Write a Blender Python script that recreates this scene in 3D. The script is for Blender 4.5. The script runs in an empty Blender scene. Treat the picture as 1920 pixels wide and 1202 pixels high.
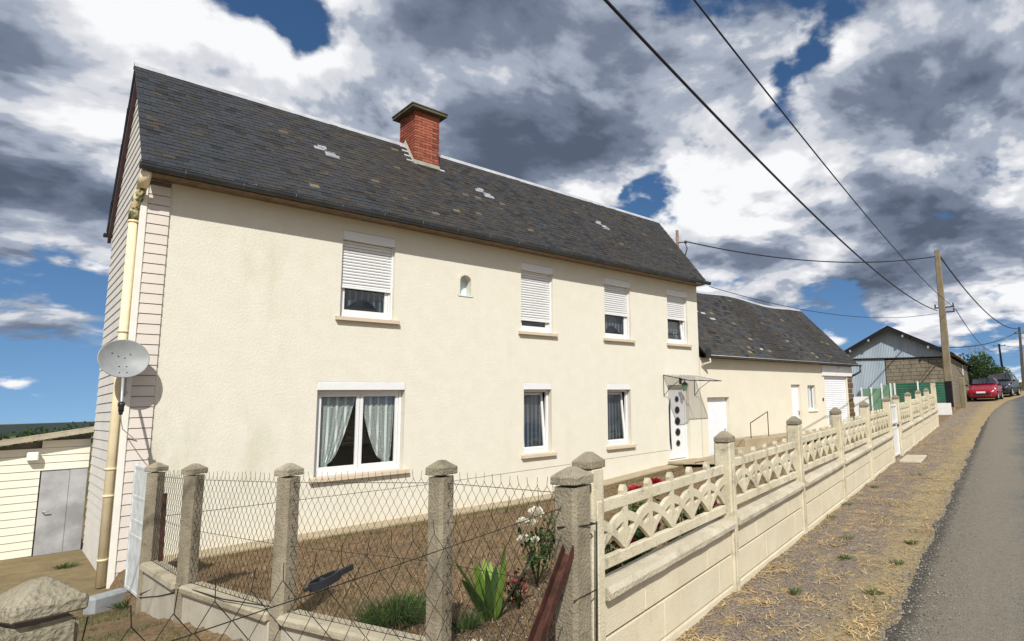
import bpy, bmesh, math, random
from mathutils import Matrix, Vector, noise
random.seed(7)
R = math.radians
sc = bpy.context.scene
col = sc.collection
WM = {}

# ------------------------------------------------------------------ camera
CAM = Vector((0.0, -11.4, 2.0634))
def cam_axes(yaw, pitch, roll):
    c, s = math.cos(yaw), math.sin(yaw)
    M = Matrix(((s, -c, 0), (0, 0, -1), (c, s, 0)))
    return Matrix.Rotation(roll, 3, 'Z') @ Matrix.Rotation(pitch, 3, 'X') @ M
RC = cam_axes(R(42.646), R(-7.7216), R(-1.58195))
F, PX, PY = 1123.65, 1215.28, 603.12
cd = bpy.data.cameras.new('camera'); cam = bpy.data.objects.new('camera', cd); col.objects.link(cam)
rot = Matrix((RC[0], -RC[1], -RC[2])).transposed()
cam.matrix_world = Matrix.Translation(CAM) @ rot.to_4x4()
cd.sensor_fit = 'HORIZONTAL'; cd.sensor_width = 36; cd.lens = F / 1920 * 36
cd.shift_x = (960 - PX) / 1920; cd.shift_y = (PY - 601) / 1920
cd.clip_start = .05; cd.clip_end = 8000
sc.camera = cam
# ------------------------------------------------------------------ world, sun, exposure
SUND = Vector((.64, 1.0, -1.10)).normalized()
w = bpy.data.worlds.new('World'); sc.world = w; w.use_nodes = True
def build_world():
    nt = w.node_tree; N = nt.nodes; L = nt.links; N.clear()
    def nd(t, **k):
        n = N.new(t)
        for a, b in k.items(): setattr(n, a, b)
        return n
    def lk(v, s):
        if isinstance(v, (int, float, tuple, list)): s.default_value = v
        else: L.new(v, s)
    def m(op, a, b=0.0, c=0.0):
        n = nd('ShaderNodeMath', operation=op)
        lk(a, n.inputs[0]); lk(b, n.inputs[1]); lk(c, n.inputs[2]); return n.outputs[0]
    def vm(op, a, b=(0, 0, 0)):
        n = nd('ShaderNodeVectorMath', operation=op); lk(a, n.inputs[0]); lk(b, n.inputs[1])
        return n.outputs['Value'] if op == 'DOT_PRODUCT' else n.outputs[0]
    def vs(a, k):
        n = nd('ShaderNodeVectorMath', operation='SCALE'); lk(a, n.inputs[0]); lk(k, n.inputs[3]); return n.outputs[0]
    def ss(v, a, b, lo=0.0, hi=1.0):
        n = nd('ShaderNodeMapRange', interpolation_type='SMOOTHSTEP'); lk(v, n.inputs[0])
        for i, q in enumerate((a, b, lo, hi)): n.inputs[i + 1].default_value = q
        return n.outputs[0]
    def mix(f, a, b):
        n = nd('ShaderNodeMix', data_type='RGBA'); lk(f, n.inputs[0]); lk(a, n.inputs[6]); lk(b, n.inputs[7]); return n.outputs[2]
    def noi(v, sc_, det, rough=.55, dist=0.0, o=0):
        n = nd('ShaderNodeTexNoise'); lk(v, n.inputs['Vector']); n.inputs['Scale'].default_value = sc_; n.inputs['Detail'].default_value = det
        n.inputs['Roughness'].default_value = rough; n.inputs['Distortion'].default_value = dist
        return n.outputs[o]
    dirn = vm('NORMALIZE', nd('ShaderNodeTexCoord').outputs['Generated'])
    sep = nd('ShaderNodeSeparateXYZ'); L.new(dirn, sep.inputs[0])
    up = m('MAXIMUM', sep.outputs[2], 0.0)
    P = vs(dirn, m('DIVIDE', 1.0, m('ADD', up, .30)))
    # clear air: the lowest degrees are hidden by haze, so look a little higher up
    sky = nd('ShaderNodeTexSky'); sky.sky_type = 'NISHITA'; sky.sun_disc = False
    sky.sun_elevation = math.asin(-SUND.z); sky.sun_rotation = math.atan2(-SUND.x, -SUND.y); sky.air_density = 1.0; sky.dust_density = .15; sky.ozone_density = 3.0
    L.new(vm('ADD', dirn, (0, 0, .16)), sky.inputs[0])
    hs = nd('ShaderNodeHueSaturation'); L.new(vs(sky.outputs[0], SKY_STR), hs.inputs['Color']); hs.inputs['Saturation'].default_value = 1.16; hs.inputs['Value'].default_value = .95
    # cloud banks, their outlines torn by turbulence
    warp = vs(vm('SUBTRACT', noi(P, 2.6, 4, .6, 0, 1), (.5, .5, .5)), .30)
    dw = vm('NORMALIZE', vm('ADD', dirn, warp))
    base = noi(P, 2.7, 7, .54, .25)
    cover = m('ADD', base, .10); bright = noi(vm('ADD', P, (7.3, 2.1, 4.4)), 2.0, 6, .52, .3)
    for (d, c0, c1, a, b) in CLOUDS:
        g = ss(vm('DOT_PRODUCT', dw, d), math.cos(R(c0)), math.cos(R(c1)))
        if a: cover = m('MULTIPLY_ADD', g, a, cover)
        if b: bright = m('MULTIPLY_ADD', g, b, bright)
    relief = m('SUBTRACT', base, noi(vm('ADD', P, (-.035, -.045, .12)), 2.7, 6, .54, .25))
    fine = m('SUBTRACT', noi(vm('ADD', P, (3.3, 8.1, 1.4)), 7.0, 7, .62, .5), .5)
    cov = m('MULTIPLY_ADD', fine, .24, cover)
    alpha = ss(cov, COV0, COV1)
    tone = m('MULTIPLY_ADD', relief, 1.9, m('ADD', bright, .055)); tone = m('MULTIPLY_ADD', fine, .34, tone)
    tone = m('SUBTRACT', tone, ss(cov, COV1 + .02, COV1 + .30, 0, .15))
    ramp = nd('ShaderNodeValToRGB'); cr = ramp.color_ramp; cr.interpolation = 'EASE'
    cr.elements[0].position = .06; cr.elements[0].color = (.088, .113, .165, 1)
    cr.elements[1].position = .76; cr.elements[1].color = (.88, .885, .90, 1)
    for q, c in ((.30, (.165, .20, .275)), (.48, (.355, .40, .485)), (.60, (.64, .655, .70))): e = cr.elements.new(q); e.color = c + (1,)
    L.new(tone, ramp.inputs[0])
    colr = mix(alpha, hs.outputs[0], ramp.outputs[0])
    colr = mix(ss(sep.outputs[2], -.03, .0), (.12, .13, .12, 1), colr)
    bg = nd('ShaderNodeBackground'); L.new(colr, bg.inputs[0]); bg.inputs[1].default_value = 1.0
    out = nd('ShaderNodeOutputWorld'); L.new(bg.outputs[0], out.inputs[0])
def pix_dir(x, y):
    v = RC.transposed() @ Vector(((x - PX) / F, (y - PY) / F, 1)); return tuple(v.normalized())
SKY_STR = .10
COV0, COV1 = .45, .56
# cloud banks of this sky, by compass direction: (where, outer deg, inner deg, more cover, more light)
CLOUDS = [
    (pix_dir(600, 190), 17, 3, .16, .20), (pix_dir(250, 130), 10, 2, .10, .08), (pix_dir(960, 110), 15, 4, .2, -.20),
    (pix_dir(90, 440), 13, 3, .18, -.20), (pix_dir(450, 20), 6.5, 0, -.19, .05), (pix_dir(620, -30), 7, 2, -.16, .05), (pix_dir(520, 170), 8, 2, .14, .06), (pix_dir(60, 690), 12, 4, -.30, .05),
    (pix_dir(60, 200), 10, 3, .12, .06), (pix_dir(150, 50), 6, 1, .1, -.12), (pix_dir(1390, 350), 7, 2, .14, .17), (pix_dir(1700, 250), 11, 3, .18, -.16), (pix_dir(1720, 50), 11, 3, .12, .14),
    (pix_dir(1010, 330), 8, 2, .12, -.06), (pix_dir(1330, 110), 8, 2, .12, .04), (pix_dir(1420, 230), 4, 1, .06, .05), (pix_dir(1510, 185), 4.5, .5, -.15, 0), (pix_dir(1240, 375), 6, 1, -.17, 0), (pix_dir(1340, 260), 4.5, 1, -.07, 0),
    (pix_dir(1560, 60), 4, .5, -.11, 0), (pix_dir(1820, 340), 5, 1, -.26, 0), (pix_dir(1640, 630), 8, 2, -.20, .05), (pix_dir(1850, 660), 6, 2, -.14, .08), (pix_dir(1750, 550), 7, 2, .10, .02),
    (pix_dir(1500, 380), 6, 1, .14, .12), (pix_dir(1190, 280), 7, 2, .08, .10), (pix_dir(1450, 480), 6, 2, .08, -.12), (pix_dir(1700, 480), 8, 2, .12, -.10), (pix_dir(1850, 420), 6, 1, .12, .08),
]
build_world()
sl = bpy.data.lights.new('sun', 'SUN'); so = bpy.data.objects.new('sun', sl); col.objects.link(so)
sl.energy = 4.3; sl.angle = R(.53); sl.color = (1, .965, .895)
so.rotation_euler = SUND.to_track_quat('-Z', 'Y').to_euler(); so.location = (-20, -30, 40)
sc.view_settings.view_transform = 'Standard'; sc.view_settings.look = 'None'
sc.view_settings.exposure = 0.12; sc.view_settings.gamma = 1
sc.render.engine = 'CYCLES'
sc.cycles.max_bounces = 6; sc.cycles.transparent_max_bounces = 12; sc.cycles.use_denoising = True
sc.cycles.caustics_reflective = False; sc.cycles.caustics_refractive = False

# ------------------------------------------------------------------ mesh helpers
class MB:
    def __init__(s): s.v = []; s.f = []; s.c = []; s.col = None; s.sm = []
    def quad(s, *pts, smooth=False):
        b = len(s.v); s.v += [tuple(p) for p in pts]; s.f.append(tuple(range(b, b + len(pts)))); s.c.append(s.col); s.sm.append(smooth)
    def raw(s, vs, fs, smooth=False):
        b = len(s.v); s.v += [tuple(p) for p in vs]
        for f in fs: s.f.append(tuple(b + i for i in f)); s.c.append(s.col); s.sm.append(smooth)
    def box(s, x0, x1, y0, y1, z0, z1, M=None):
        vs = [Vector((x, y, z)) for z in (z0, z1) for y in (y0, y1) for x in (x0, x1)]
        if M is not None: vs = [M @ p for p in vs]
        s.raw(vs, [(0, 2, 3, 1), (4, 5, 7, 6), (0, 1, 5, 4), (2, 6, 7, 3), (0, 4, 6, 2), (1, 3, 7, 5)])
    def rbox(s, x0, x1, y0, y1, z0, z1, r=.01, M=None, jit=0.0):
        # box with chamfered edges
        bm = bmesh.new(); bmesh.ops.create_cube(bm, size=1)
        bmesh.ops.scale(bm, vec=(x1 - x0, y1 - y0, z1 - z0), verts=bm.verts); bmesh.ops.translate(bm, vec=((x0 + x1) / 2, (y0 + y1) / 2, (z0 + z1) / 2), verts=bm.verts)
        bmesh.ops.bevel(bm, geom=bm.edges[:], offset=r, segments=1, affect='EDGES')
        if jit:
            for v in bm.verts: v.co += Vector((random.uniform(-jit, jit), random.uniform(-jit, jit), random.uniform(-jit, jit)))
        bm.verts.index_update()
        s.raw([(M @ v.co) if M is not None else v.co.copy() for v in bm.verts], [[v.index for v in f.verts] for f in bm.faces]); bm.free()
    def prism(s, poly, h, M=Matrix()):   # poly in local XZ, thickness along local Y 0..h
        n = len(poly)
        vs = [M @ Vector((x, 0, z)) for x, z in poly] + [M @ Vector((x, h, z)) for x, z in poly]
        s.raw(vs, [tuple(range(n)), tuple(range(2 * n - 1, n - 1, -1))] + [(i, n + i, n + (i + 1) % n, (i + 1) % n) for i in range(n)])
    def tube(s, path, r, n=6, cap=True, smooth=True):
        path = [Vector(p) for p in path]; rs = r if isinstance(r, (list, tuple)) else [r] * len(path)
        b = len(s.v); up = Vector((0, 0, 1)); m = len(path); prev = None
        for i, p in enumerate(path):
            t = (path[min(i + 1, m - 1)] - path[max(i - 1, 0)])
            t = t.normalized() if t.length > 1e-9 else Vector((0, 0, 1))
            if prev is None:
                a = t.cross(up) if abs(t.z) < .95 else t.cross(Vector((1, 0, 0)))
            else: a = prev - t * prev.dot(t)
            a.normalize(); prev = a; c = t.cross(a)
            for k in range(n):
                an = 2 * math.pi * k / n; s.v.append(tuple(p + (a * math.cos(an) + c * math.sin(an)) * rs[i]))
        for i in range(m - 1):
            for k in range(n):
                s.f.append((b + i * n + k, b + i * n + (k + 1) % n, b + (i + 1) * n + (k + 1) % n, b + (i + 1) * n + k)); s.c.append(s.col); s.sm.append(smooth)
        if cap:
            s.f.append(tuple(b + k for k in reversed(range(n)))); s.c.append(s.col); s.sm.append(False)
            s.f.append(tuple(b + (m - 1) * n + k for k in range(n))); s.c.append(s.col); s.sm.append(False)
    def lathe(s, prof, n=16, M=Matrix(), smooth=True):
        b = len(s.v); m = len(prof)
        for r, z in prof:
            for k in range(n):
                a = 2 * math.pi * k / n; s.v.append(tuple(M @ Vector((r * math.cos(a), r * math.sin(a), z))))
        for i in range(m - 1):
            for k in range(n):
                s.f.append((b + i * n + k, b + i * n + (k + 1) % n, b + (i + 1) * n + (k + 1) % n, b + (i + 1) * n + k)); s.c.append(s.col); s.sm.append(smooth)
    def mesh(s, name):
        me = bpy.data.meshes.new(name); me.from_pydata(s.v, [], s.f)
        if any(s.sm): me.polygons.foreach_set('use_smooth', s.sm)
        if any(c is not None for c in s.c):
            at = me.attributes.new('tint', 'FLOAT_COLOR', 'FACE')
            data = []
            for c in s.c: data += list(c if c is not None else (.5, .5, .5, 1))
            at.data.foreach_set('color', data)
        me.update(); return me
def link(o, parent=None, M=Matrix()):
    col.objects.link(o); WM[o] = M.copy()
    if parent is not None:
        o.parent = parent; o.matrix_parent_inverse = WM[parent].inverted()
    o.matrix_basis = M
    return o
def thing(name, label, cat, loc=(0, 0, 0), group=None):
    o = bpy.data.objects.new(name, None); o.empty_display_size = .2
    link(o, None, Matrix.Translation(loc)); o['label'] = label; o['category'] = cat
    if group: o['group'] = group
    return o
def part(name, mb, mat, parent=None, M=Matrix(), label=None, kind=None):
    me = mb.mesh(name) if isinstance(mb, MB) else mb
    if mat is not None and not len(me.materials): me.materials.append(mat)
    o = link(bpy.data.objects.new(name, me), parent, M)
    if label: o['label'] = label
    if kind: o['kind'] = kind
    return o
def solo(name, mb, mat, label, cat, group=None, M=Matrix()):
    o = part(name, mb, mat, None, M); o['label'] = label; o['category'] = cat
    if group: o['group'] = group
    return o
def struct(name, mb, mat, label=None): 
    o = part(name, mb, mat); o['kind'] = 'structure'
    if label: o['label'] = label
    return o
def stuff(name, mb, mat, label, cat):
    o = part(name, mb, mat); o['kind'] = 'stuff'; o['label'] = label; o['category'] = cat; return o
def TR(x, y, z, rz=0, s=1): return Matrix.Translation((x, y, z)) @ Matrix.Rotation(rz, 4, 'Z') @ Matrix.Scale(s, 4)

# ------------------------------------------------------------------ materials
class NM:
    def __init__(s, name, rough=.8, metal=0.0, spec=.3):
        s.m = bpy.data.materials.new(name); s.m.use_nodes = True; s.nt = s.m.node_tree; s.N = s.nt.nodes; s.L = s.nt.links
        s.b = s.N['Principled BSDF']; s.out = s.N['Material Output']
        s.b.inputs['Roughness'].default_value = rough; s.b.inputs['Metallic'].default_value = metal; s.b.inputs['Specular IOR Level'].default_value = spec
        s._pos = None
    def lk(s, v, k):
        if isinstance(v, (int, float)): k.default_value = v
        elif isinstance(v, (tuple, list)): k.default_value = tuple(v) + ((1,) if len(v) == 3 and k.type == 'RGBA' else ())
        else: s.L.new(v, k)
    def pos(s):
        if s._pos is None: s._pos = s.N.new('ShaderNodeNewGeometry').outputs['Position']
        return s._pos
    def mp(s, scale=(1, 1, 1), v=None, loc=(0, 0, 0), rot=(0, 0, 0)):
        n = s.N.new('ShaderNodeMapping'); s.lk(v or s.pos(), n.inputs[0]); n.inputs[3].default_value = scale; n.inputs[1].default_value = loc; n.inputs[2].default_value = rot
        return n.outputs[0]
    def noise(s, sc_, det=4, rough=.55, v=None, dist=0.0):
        n = s.N.new('ShaderNodeTexNoise'); s.lk(v or s.pos(), n.inputs['Vector']); n.inputs['Scale'].default_value = sc_; n.inputs['Detail'].default_value = det
        n.inputs['Roughness'].default_value = rough; n.inputs['Distortion'].default_value = dist; return n.outputs[0]
    def voro(s, sc_, v=None, feat='F1', out=0):
        n = s.N.new('ShaderNodeTexVoronoi'); n.feature = feat; s.lk(v or s.pos(), n.inputs['Vector']); n.inputs['Scale'].default_value = sc_; return n.outputs[out]
    def mix(s, f, a, b, t='MIX'):
        n = s.N.new('ShaderNodeMix'); n.data_type = 'RGBA'; n.blend_type = t; s.lk(f, n.inputs[0]); s.lk(a, n.inputs[6]); s.lk(b, n.inputs[7]); return n.outputs[2]
    def ss(s, v, a, b, lo=0.0, hi=1.0):
        n = s.N.new('ShaderNodeMapRange'); n.interpolation_type = 'SMOOTHSTEP'; s.lk(v, n.inputs[0])
        for i, q in enumerate((a, b, lo, hi)): n.inputs[i + 1].default_value = q
        return n.outputs[0]
    def math(s, op, a, b=0.0, c=0.0):
        n = s.N.new('ShaderNodeMath'); n.operation = op; s.lk(a, n.inputs[0]); s.lk(b, n.inputs[1]); s.lk(c, n.inputs[2]); return n.outputs[0]
    def xyz(s):
        n = s.N.new('ShaderNodeSeparateXYZ'); s.L.new(s.pos(), n.inputs[0]); return n.outputs
    def attr(s):
        n = s.N.new('ShaderNodeAttribute'); n.attribute_name = 'tint'; return n.outputs[0]
    def rnd(s): return s.N.new('ShaderNodeObjectInfo').outputs['Random']
    def color(s, c): s.lk(c, s.b.inputs['Base Color']); return s
    def rough(s, c): s.lk(c, s.b.inputs['Roughness']); return s
    def bump(s, h, strength=.3, dist=.01):
        n = s.N.new('ShaderNodeBump'); n.inputs['Strength'].default_value = strength; n.inputs['Distance'].default_value = dist; s.L.new(h, n.inputs['Height'])
        s.L.new(n.outputs[0], s.b.inputs['Normal']); return s
MAT = {}
def simple(name, c, rough=.6, metal=0.0, spec=.3, var=.12, scale=6.0, bump=0.0, bscale=60):
    n = NM(name, rough, metal, spec)
    nz = n.noise(scale, 5, .6)
    n.color(n.mix(n.ss(nz, .3, .7), [x * (1 - var) for x in c], [min(1, x * (1 + var)) for x in c]))
    if bump: n.bump(n.noise(bscale, 4), bump, .004)
    MAT[name] = n.m; return n.m
def make_materials():
    # stucco of the house
    n = NM('stucco', .9, 0, .15)
    x, y, z = n.xyz()
    big = n.noise(.55, 5, .6); med = n.noise(3.0, 5, .6)
    c = n.mix(n.ss(med, .3, .72), (.695, .662, .56), (.725, .698, .60))
    st = n.math('MULTIPLY', n.ss(n.noise(1.1, 6, .65, n.mp((1, 1, .35))), .5, .78), n.ss(x, 5.2, 1.5))
    c = n.mix(n.math('MULTIPLY', st, .75), c, (.47, .455, .31))
    c = n.mix(n.math('MULTIPLY', n.ss(n.noise(42, 3, .6), .50, .72), .16), c, (.52, .485, .38))
    dr = n.math('MULTIPLY', n.ss(n.noise(2.4, 4, .6, n.mp((1, 1, .12))), .55, .8), .16)
    c = n.mix(dr, c, (.56, .50, .38))
    low = n.math('MULTIPLY', n.ss(n.math('ADD', z, n.math('MULTIPLY', big, .35)), .55, .15), .35)
    c = n.mix(low, c, (.62, .54, .42))
    n.color(c)
    h = n.math('ADD', n.noise(30, 4, .65, n.mp((1, 1, .8))), n.math('MULTIPLY', n.noise(120, 2, .6), .5)); n.bump(h, .55, .013); MAT['stucco'] = n.m
    n = NM('stucco_annex', .9, 0, .15)
    c = n.mix(n.ss(n.noise(1.2, 6, .6), .3, .75), (.685, .635, .515), (.725, .68, .565))
    c = n.mix(n.math('MULTIPLY', n.ss(n.noise(2.0, 5, .6, n.mp((1, 1, .2))), .55, .8), .35), c, (.58, .48, .33))
    n.color(c); n.bump(n.noise(40, 4), .25, .006); MAT['stucco_annex'] = n.m
    # slates: tint carries what each slate is, the patches are lichen
    n = NM('slate', .6, 0, .35)
    a = n.attr(); x, y, z = n.xyz()
    c = a
    worn = n.math('MULTIPLY', n.ss(x, 1.8, 5.0), n.ss(n.noise(.75, 5, .65), .30, .6))
    c = n.mix(n.math('MULTIPLY', worn, .3), c, (.062, .05, .04))
    li = n.ss(n.noise(10, 6, .75, n.mp((.5, 1, 1))), .56, .70); li2 = n.ss(n.noise(.9, 3, .6, n.mp((1, 1, 1), loc=(4, 2, 1))), .52, .7)
    c = n.mix(n.math('MULTIPLY', n.math('MULTIPLY', li, li2), .75), c, (.27, .24, .16))
    sp = n.ss(n.noise(30, 3, .6), .72, .8); c = n.mix(n.math('MULTIPLY', sp, .5), c, (.35, .34, .30))
    dk = n.ss(n.noise(.6, 3, .5, n.mp((1, 1, 1), loc=(9, 1, 3))), .62, .8); c = n.mix(n.math('MULTIPLY', dk, .6), c, (.02, .019, .018))
    n.color(c); n.bump(n.noise(60, 4), .25, .004); MAT['slate'] = n.m
    n = NM('old_slate', .75, 0, .25)
    a = n.attr()
    c = a
    pat = n.ss(n.noise(.5, 5, .6, n.mp((1.6, .35, .35), rot=(0, 0, .4))), .4, .65)
    c = n.mix(n.math('MULTIPLY', pat, .75), c, (.035, .030, .026))
    mo = n.ss(n.noise(1.3, 6, .7), .5, .75); c = n.mix(n.math('MULTIPLY', mo, .55), c, (.10, .095, .055))
    sp = n.ss(n.noise(7, 4, .7), .7, .78); c = n.mix(n.math('MULTIPLY', sp, .4), c, (.26, .25, .21))
    n.color(c); n.bump(n.noise(50, 4), .3, .006); MAT['old_slate'] = n.m
    # brick, concrete
    n = NM('brick', .85, 0, .2)
    c = n.mix(n.attr(), (.17, .043, .028), (.38, .115, .07)); c = n.mix(n.math('MULTIPLY', n.ss(n.noise(14, 5, .65), .55, .8), .6), c, (.13, .08, .06))
    n.color(c); n.bump(n.noise(90, 4), .3, .004); MAT['brick'] = n.m
    def concrete(name, c0, c1, c2, big=.5, bumps=.5, grit=45):
        n = NM(name, .92, 0, .15)
        c = n.mix(n.ss(n.noise(2.2, 6, .65), .3, .72), c0, c1)
        c = n.mix(n.math('MULTIPLY', n.ss(n.noise(6, 6, .75), .49, .76), big), c, c2)
        c = n.mix(n.math('MULTIPLY', n.ss(n.noise(7, 5, .65, n.mp((1, 1, .16))), .54, .76), big * .8), c, c2)
        sp = n.ss(n.noise(grit * 2, 3, .6), .62, .8); c = n.mix(n.math('MULTIPLY', sp, .35), c, [min(1, q * 1.5) for q in c1])
        n.color(c); n.bump(n.math('ADD', n.noise(grit, 5, .7), n.math('MULTIPLY', n.voro(grit * 1.6), .5)), bumps, .012); MAT[name] = n.m
    concrete('old_concrete', (.20, .172, .122), (.345, .30, .22), (.10, .088, .055), .7, .75, 38)
    concrete('rough_stone', (.22, .19, .13), (.40, .36, .27), (.08, .075, .04), .8, 1.0, 42)
    concrete('fence_concrete', (.56, .50, .36), (.68, .62, .47), (.17, .155, .115), .75, .5, 50)
    concrete('coping_concrete', (.46, .41, .31), (.60, .545, .43), (.25, .22, .165), .6, .8, 40)
    concrete('slab_concrete', (.61, .545, .40), (.68, .615, .465), (.46, .385, .26), .4, .3, 60)
    concrete('apron_concrete', (.35, .285, .19), (.44, .37, .255), (.24, .20, .125), .4, .4, 40)
    concrete('barn_block', (.185, .16, .118), (.25, .22, .165), (.12, .105, .08), .4, .4, 20)
    concrete('pole_concrete', (.22, .18, .12), (.30, .25, .17), (.14, .11, .07), .4, .3, 40)
    concrete('yard_slab', (.17, .13, .07), (.25, .195, .105), (.085, .08, .035), .8, .4, 25)
    concrete('sill_stone', (.56, .47, .36), (.62, .53, .41), (.48, .40, .30), .25, .15, 80)
    concrete('mortar', (.30, .28, .22), (.42, .40, .33), (.20, .19, .15), .5, .5, 60)
    concrete('low_wall', (.42, .385, .305), (.52, .48, .39), (.27, .245, .18), .5, .3, 50)
    concrete('low_coping', (.36, .315, .225), (.48, .425, .315), (.20, .18, .115), .6, .6, 40)
    concrete('cap_dark', (.075, .07, .05), (.13, .125, .09), (.04, .04, .025), .5, .4, 40)
    simple('siding_pink', (.65, .59, .53), .75, var=.04, scale=2, bump=.05, bscale=200)
    simple('siding_grey', (.64, .62, .585), .75, var=.05, scale=1.6, bump=.05, bscale=200)
    simple('siding_cream', (.76, .725, .61), .75, var=.04, scale=2, bump=.05, bscale=200)
    simple('groove', (.17, .15, .13), .9, var=.1)
    simple('white_pvc', (.73, .735, .74), .35, 0, .5, var=.02)
    simple('gate_paint', (.58, .62, .62), .55, var=.18, scale=7)
    simple('niche_skylight', (.62, .70, .74), .7, var=.03)  # skylight inside the niche, put into the colour as a pale blue
    simple('white_trim', (.78, .75, .68), .5, 0, .4, var=.04)
    simple('white_door', (.76, .78, .82), .4, 0, .5, var=.03)
    simple('grey_door', (.36, .36, .37), .6, 0, .3, var=.25, scale=2.2)
    simple('cream_pipe', (.76, .65, .43), .5, 0, .35, var=.06, scale=5)
    n = NM('moss', .8, 0, .2); n.color(n.mix(n.ss(n.noise(11, 5, .7), .42, .56), (.68, .57, .35), (.09, .10, .04))); MAT['moss'] = n.m
    simple('zinc_dark', (.06, .068, .075), .45, .5, .5, var=.25, scale=3)
    simple('zinc_light', (.50, .51, .53), .45, .3, .5, var=.12, scale=4)
    simple('vent_grey', (.30, .305, .33), .6, var=.2, scale=10)
    simple('purple_brown', (.085, .05, .055), .6, var=.15)
    simple('black_metal', (.02, .02, .022), .5, .3, .4, var=.2)
    simple('black_plastic', (.018, .02, .024), .4, 0, .5, var=.2)
    simple('wire', (.03, .034, .026), .55, .4, .4, var=.3, scale=30)
    simple('cable', (.015, .016, .02), .6, var=.2)
    simple('dish_grey', (.27, .285, .285), .5, 0, .4, var=.10, scale=6)
    simple('kerb_grey', (.27, .29, .30), .8, var=.15, bump=.3, bscale=60)
    simple('galv_dark', (.14, .15, .16), .5, .4, .4, var=.2)
    simple('galv', (.42, .44, .45), .45, .5, .5, var=.12)
    n = NM('rust', .85, .1, .3); c = n.mix(n.ss(n.noise(9, 6, .7), .35, .7), (.04, .017, .012), (.115, .045, .03)); n.color(c); n.bump(n.noise(80, 5), .4, .004); MAT['rust'] = n.m
    simple('timber_and_shade', (.19, .14, .10), .85, var=.25, scale=9)
    simple('wood_pole', (.10, .085, .07), .85, var=.25, scale=9)
    simple('dark_stone', (.12, .075, .045), .9, var=.3, scale=14, bump=.5, bscale=30)
    n = NM('corrugated', .6, .0, .4); c = n.mix(n.ss(n.noise(1.2, 5, .6, n.mp((1, 1, .15))), .3, .7), (.30, .37, .43), (.40, .47, .53)); n.color(c); MAT['corrugated'] = n.m
    simple('green_screen', (.012, .105, .062), .6, var=.25, scale=2)
    simple('green_mesh', (.15, .27, .17), .6, var=.15, scale=2)
    simple('white_wall', (.72, .72, .70), .8, var=.05)
    simple('black_board', (.01, .01, .012), .6)
    simple('car_red', (.28, .006, .02), .22, 0, .6, var=.02)
    simple('car_dark', (.012, .015, .022), .22, 0, .6, var=.02)
    simple('tyre', (.012, .012, .012), .85, var=.1)
    simple('chrome', (.6, .61, .62), .2, .9, .5, var=.05)
    simple('lamp_glass', (.78, .79, .8), .12, .3, .7, var=.05)
    simple('plate', (.70, .70, .70), .5, var=.04)
    simple('interior', (.10, .095, .085), .9, var=.1)
    # glass
    n = NM('glass', .02, 0, .5)
    gl = n.N.new('ShaderNodeBsdfGlossy'); gl.inputs['Roughness'].default_value = .015; gl.inputs[0].default_value = (.9, .95, 1, 1)
    tr = n.N.new('ShaderNodeBsdfTransparent'); tr.inputs[0].default_value = (.86, .89, .89, 1)
    fr = n.N.new('ShaderNodeLayerWeight'); fr.inputs[0].default_value = .5
    mx = n.N.new('ShaderNodeMixShader'); n.L.new(n.math('ADD', n.math('MULTIPLY', n.math('POWER', fr.outputs[1], 3.0), .8), .07), mx.inputs[0]); n.L.new(tr.outputs[0], mx.inputs[1]); n.L.new(gl.outputs[0], mx.inputs[2])
    n.L.new(mx.outputs[0], n.out.inputs[0]); MAT['glass'] = n.m
    n = NM('car_glass', .04, 0, .7); n.color((.012, .015, .018)); MAT['car_glass'] = n.m
    # lace
    n = NM('lace', .9, 0, .1); n.color((.80, .86, .84))
    v = n.mp((1, 0, 1)); dots = n.ss(n.voro(26, v), .24, .16); stripe = n.ss(n.math('SINE', n.math('MULTIPLY', n.xyz()[0], 42)), .55, .9)
    al = n.math('ADD', .42, n.math('MULTIPLY', n.math('MAXIMUM', dots, stripe), .45)); n.lk(al, n.b.inputs['Alpha']); MAT['lace'] = n.m
    n = NM('curtain', .9, 0, .1); n.color((.7, .75, .8)); n.lk(n.math('ADD', .05, n.math('MULTIPLY', n.ss(n.math('SINE', n.math('MULTIPLY', n.xyz()[0], 55)), -.2, .9), .16)), n.b.inputs['Alpha']); MAT['curtain'] = n.m
    n = NM('canopy_sheet', .4, 0, .4); n.color(n.mix(n.ss(n.noise(5, 5, .7), .35, .7), (.30, .29, .26), (.55, .54, .50))); n.lk(.5, n.b.inputs['Alpha']); MAT['canopy_sheet'] = n.m
    # ground
    n = NM('ground', .97, 0, .1)
    x, y, z = n.xyz()
    s = n.math('ADD', n.math('SUBTRACT', y, n.math('MULTIPLY', x, .2113)), 9.005)     # distance from the street fence
    wob = n.math('MULTIPLY', n.math('SUBTRACT', n.noise(1.3, 6, .65), .5), .9)
    sw = n.math('ADD', s, wob)
    fine = n.noise(24, 6, .75); med = n.noise(5, 6, .7); vg = n.noise(70, 4, .7)
    gravel = n.mix(n.ss(vg, .35, .65), (.105, .084, .068), (.36, .295, .235))
    straw = n.mix(n.ss(fine, .3, .7), (.28, .19, .085), (.60, .43, .19))
    sand = n.mix(n.ss(fine, .3, .7), (.24, .185, .10), (.48, .375, .21)); sand = n.mix(n.math('MULTIPLY', n.ss(n.noise(3.2, 6, .7, n.mp(loc=(1, 5, 2))), .48, .7), .6), sand, (.17, .135, .085))
    verge = n.mix(n.ss(n.math('ADD', med, n.math('MULTIPLY', fine, .5)), .76, .92), gravel, straw)
    verge = n.mix(n.ss(sw, -.75, -1.2), verge, sand)
    soil = n.mix(n.ss(fine, .3, .72), (.12, .08, .048), (.31, .22, .135))
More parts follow.
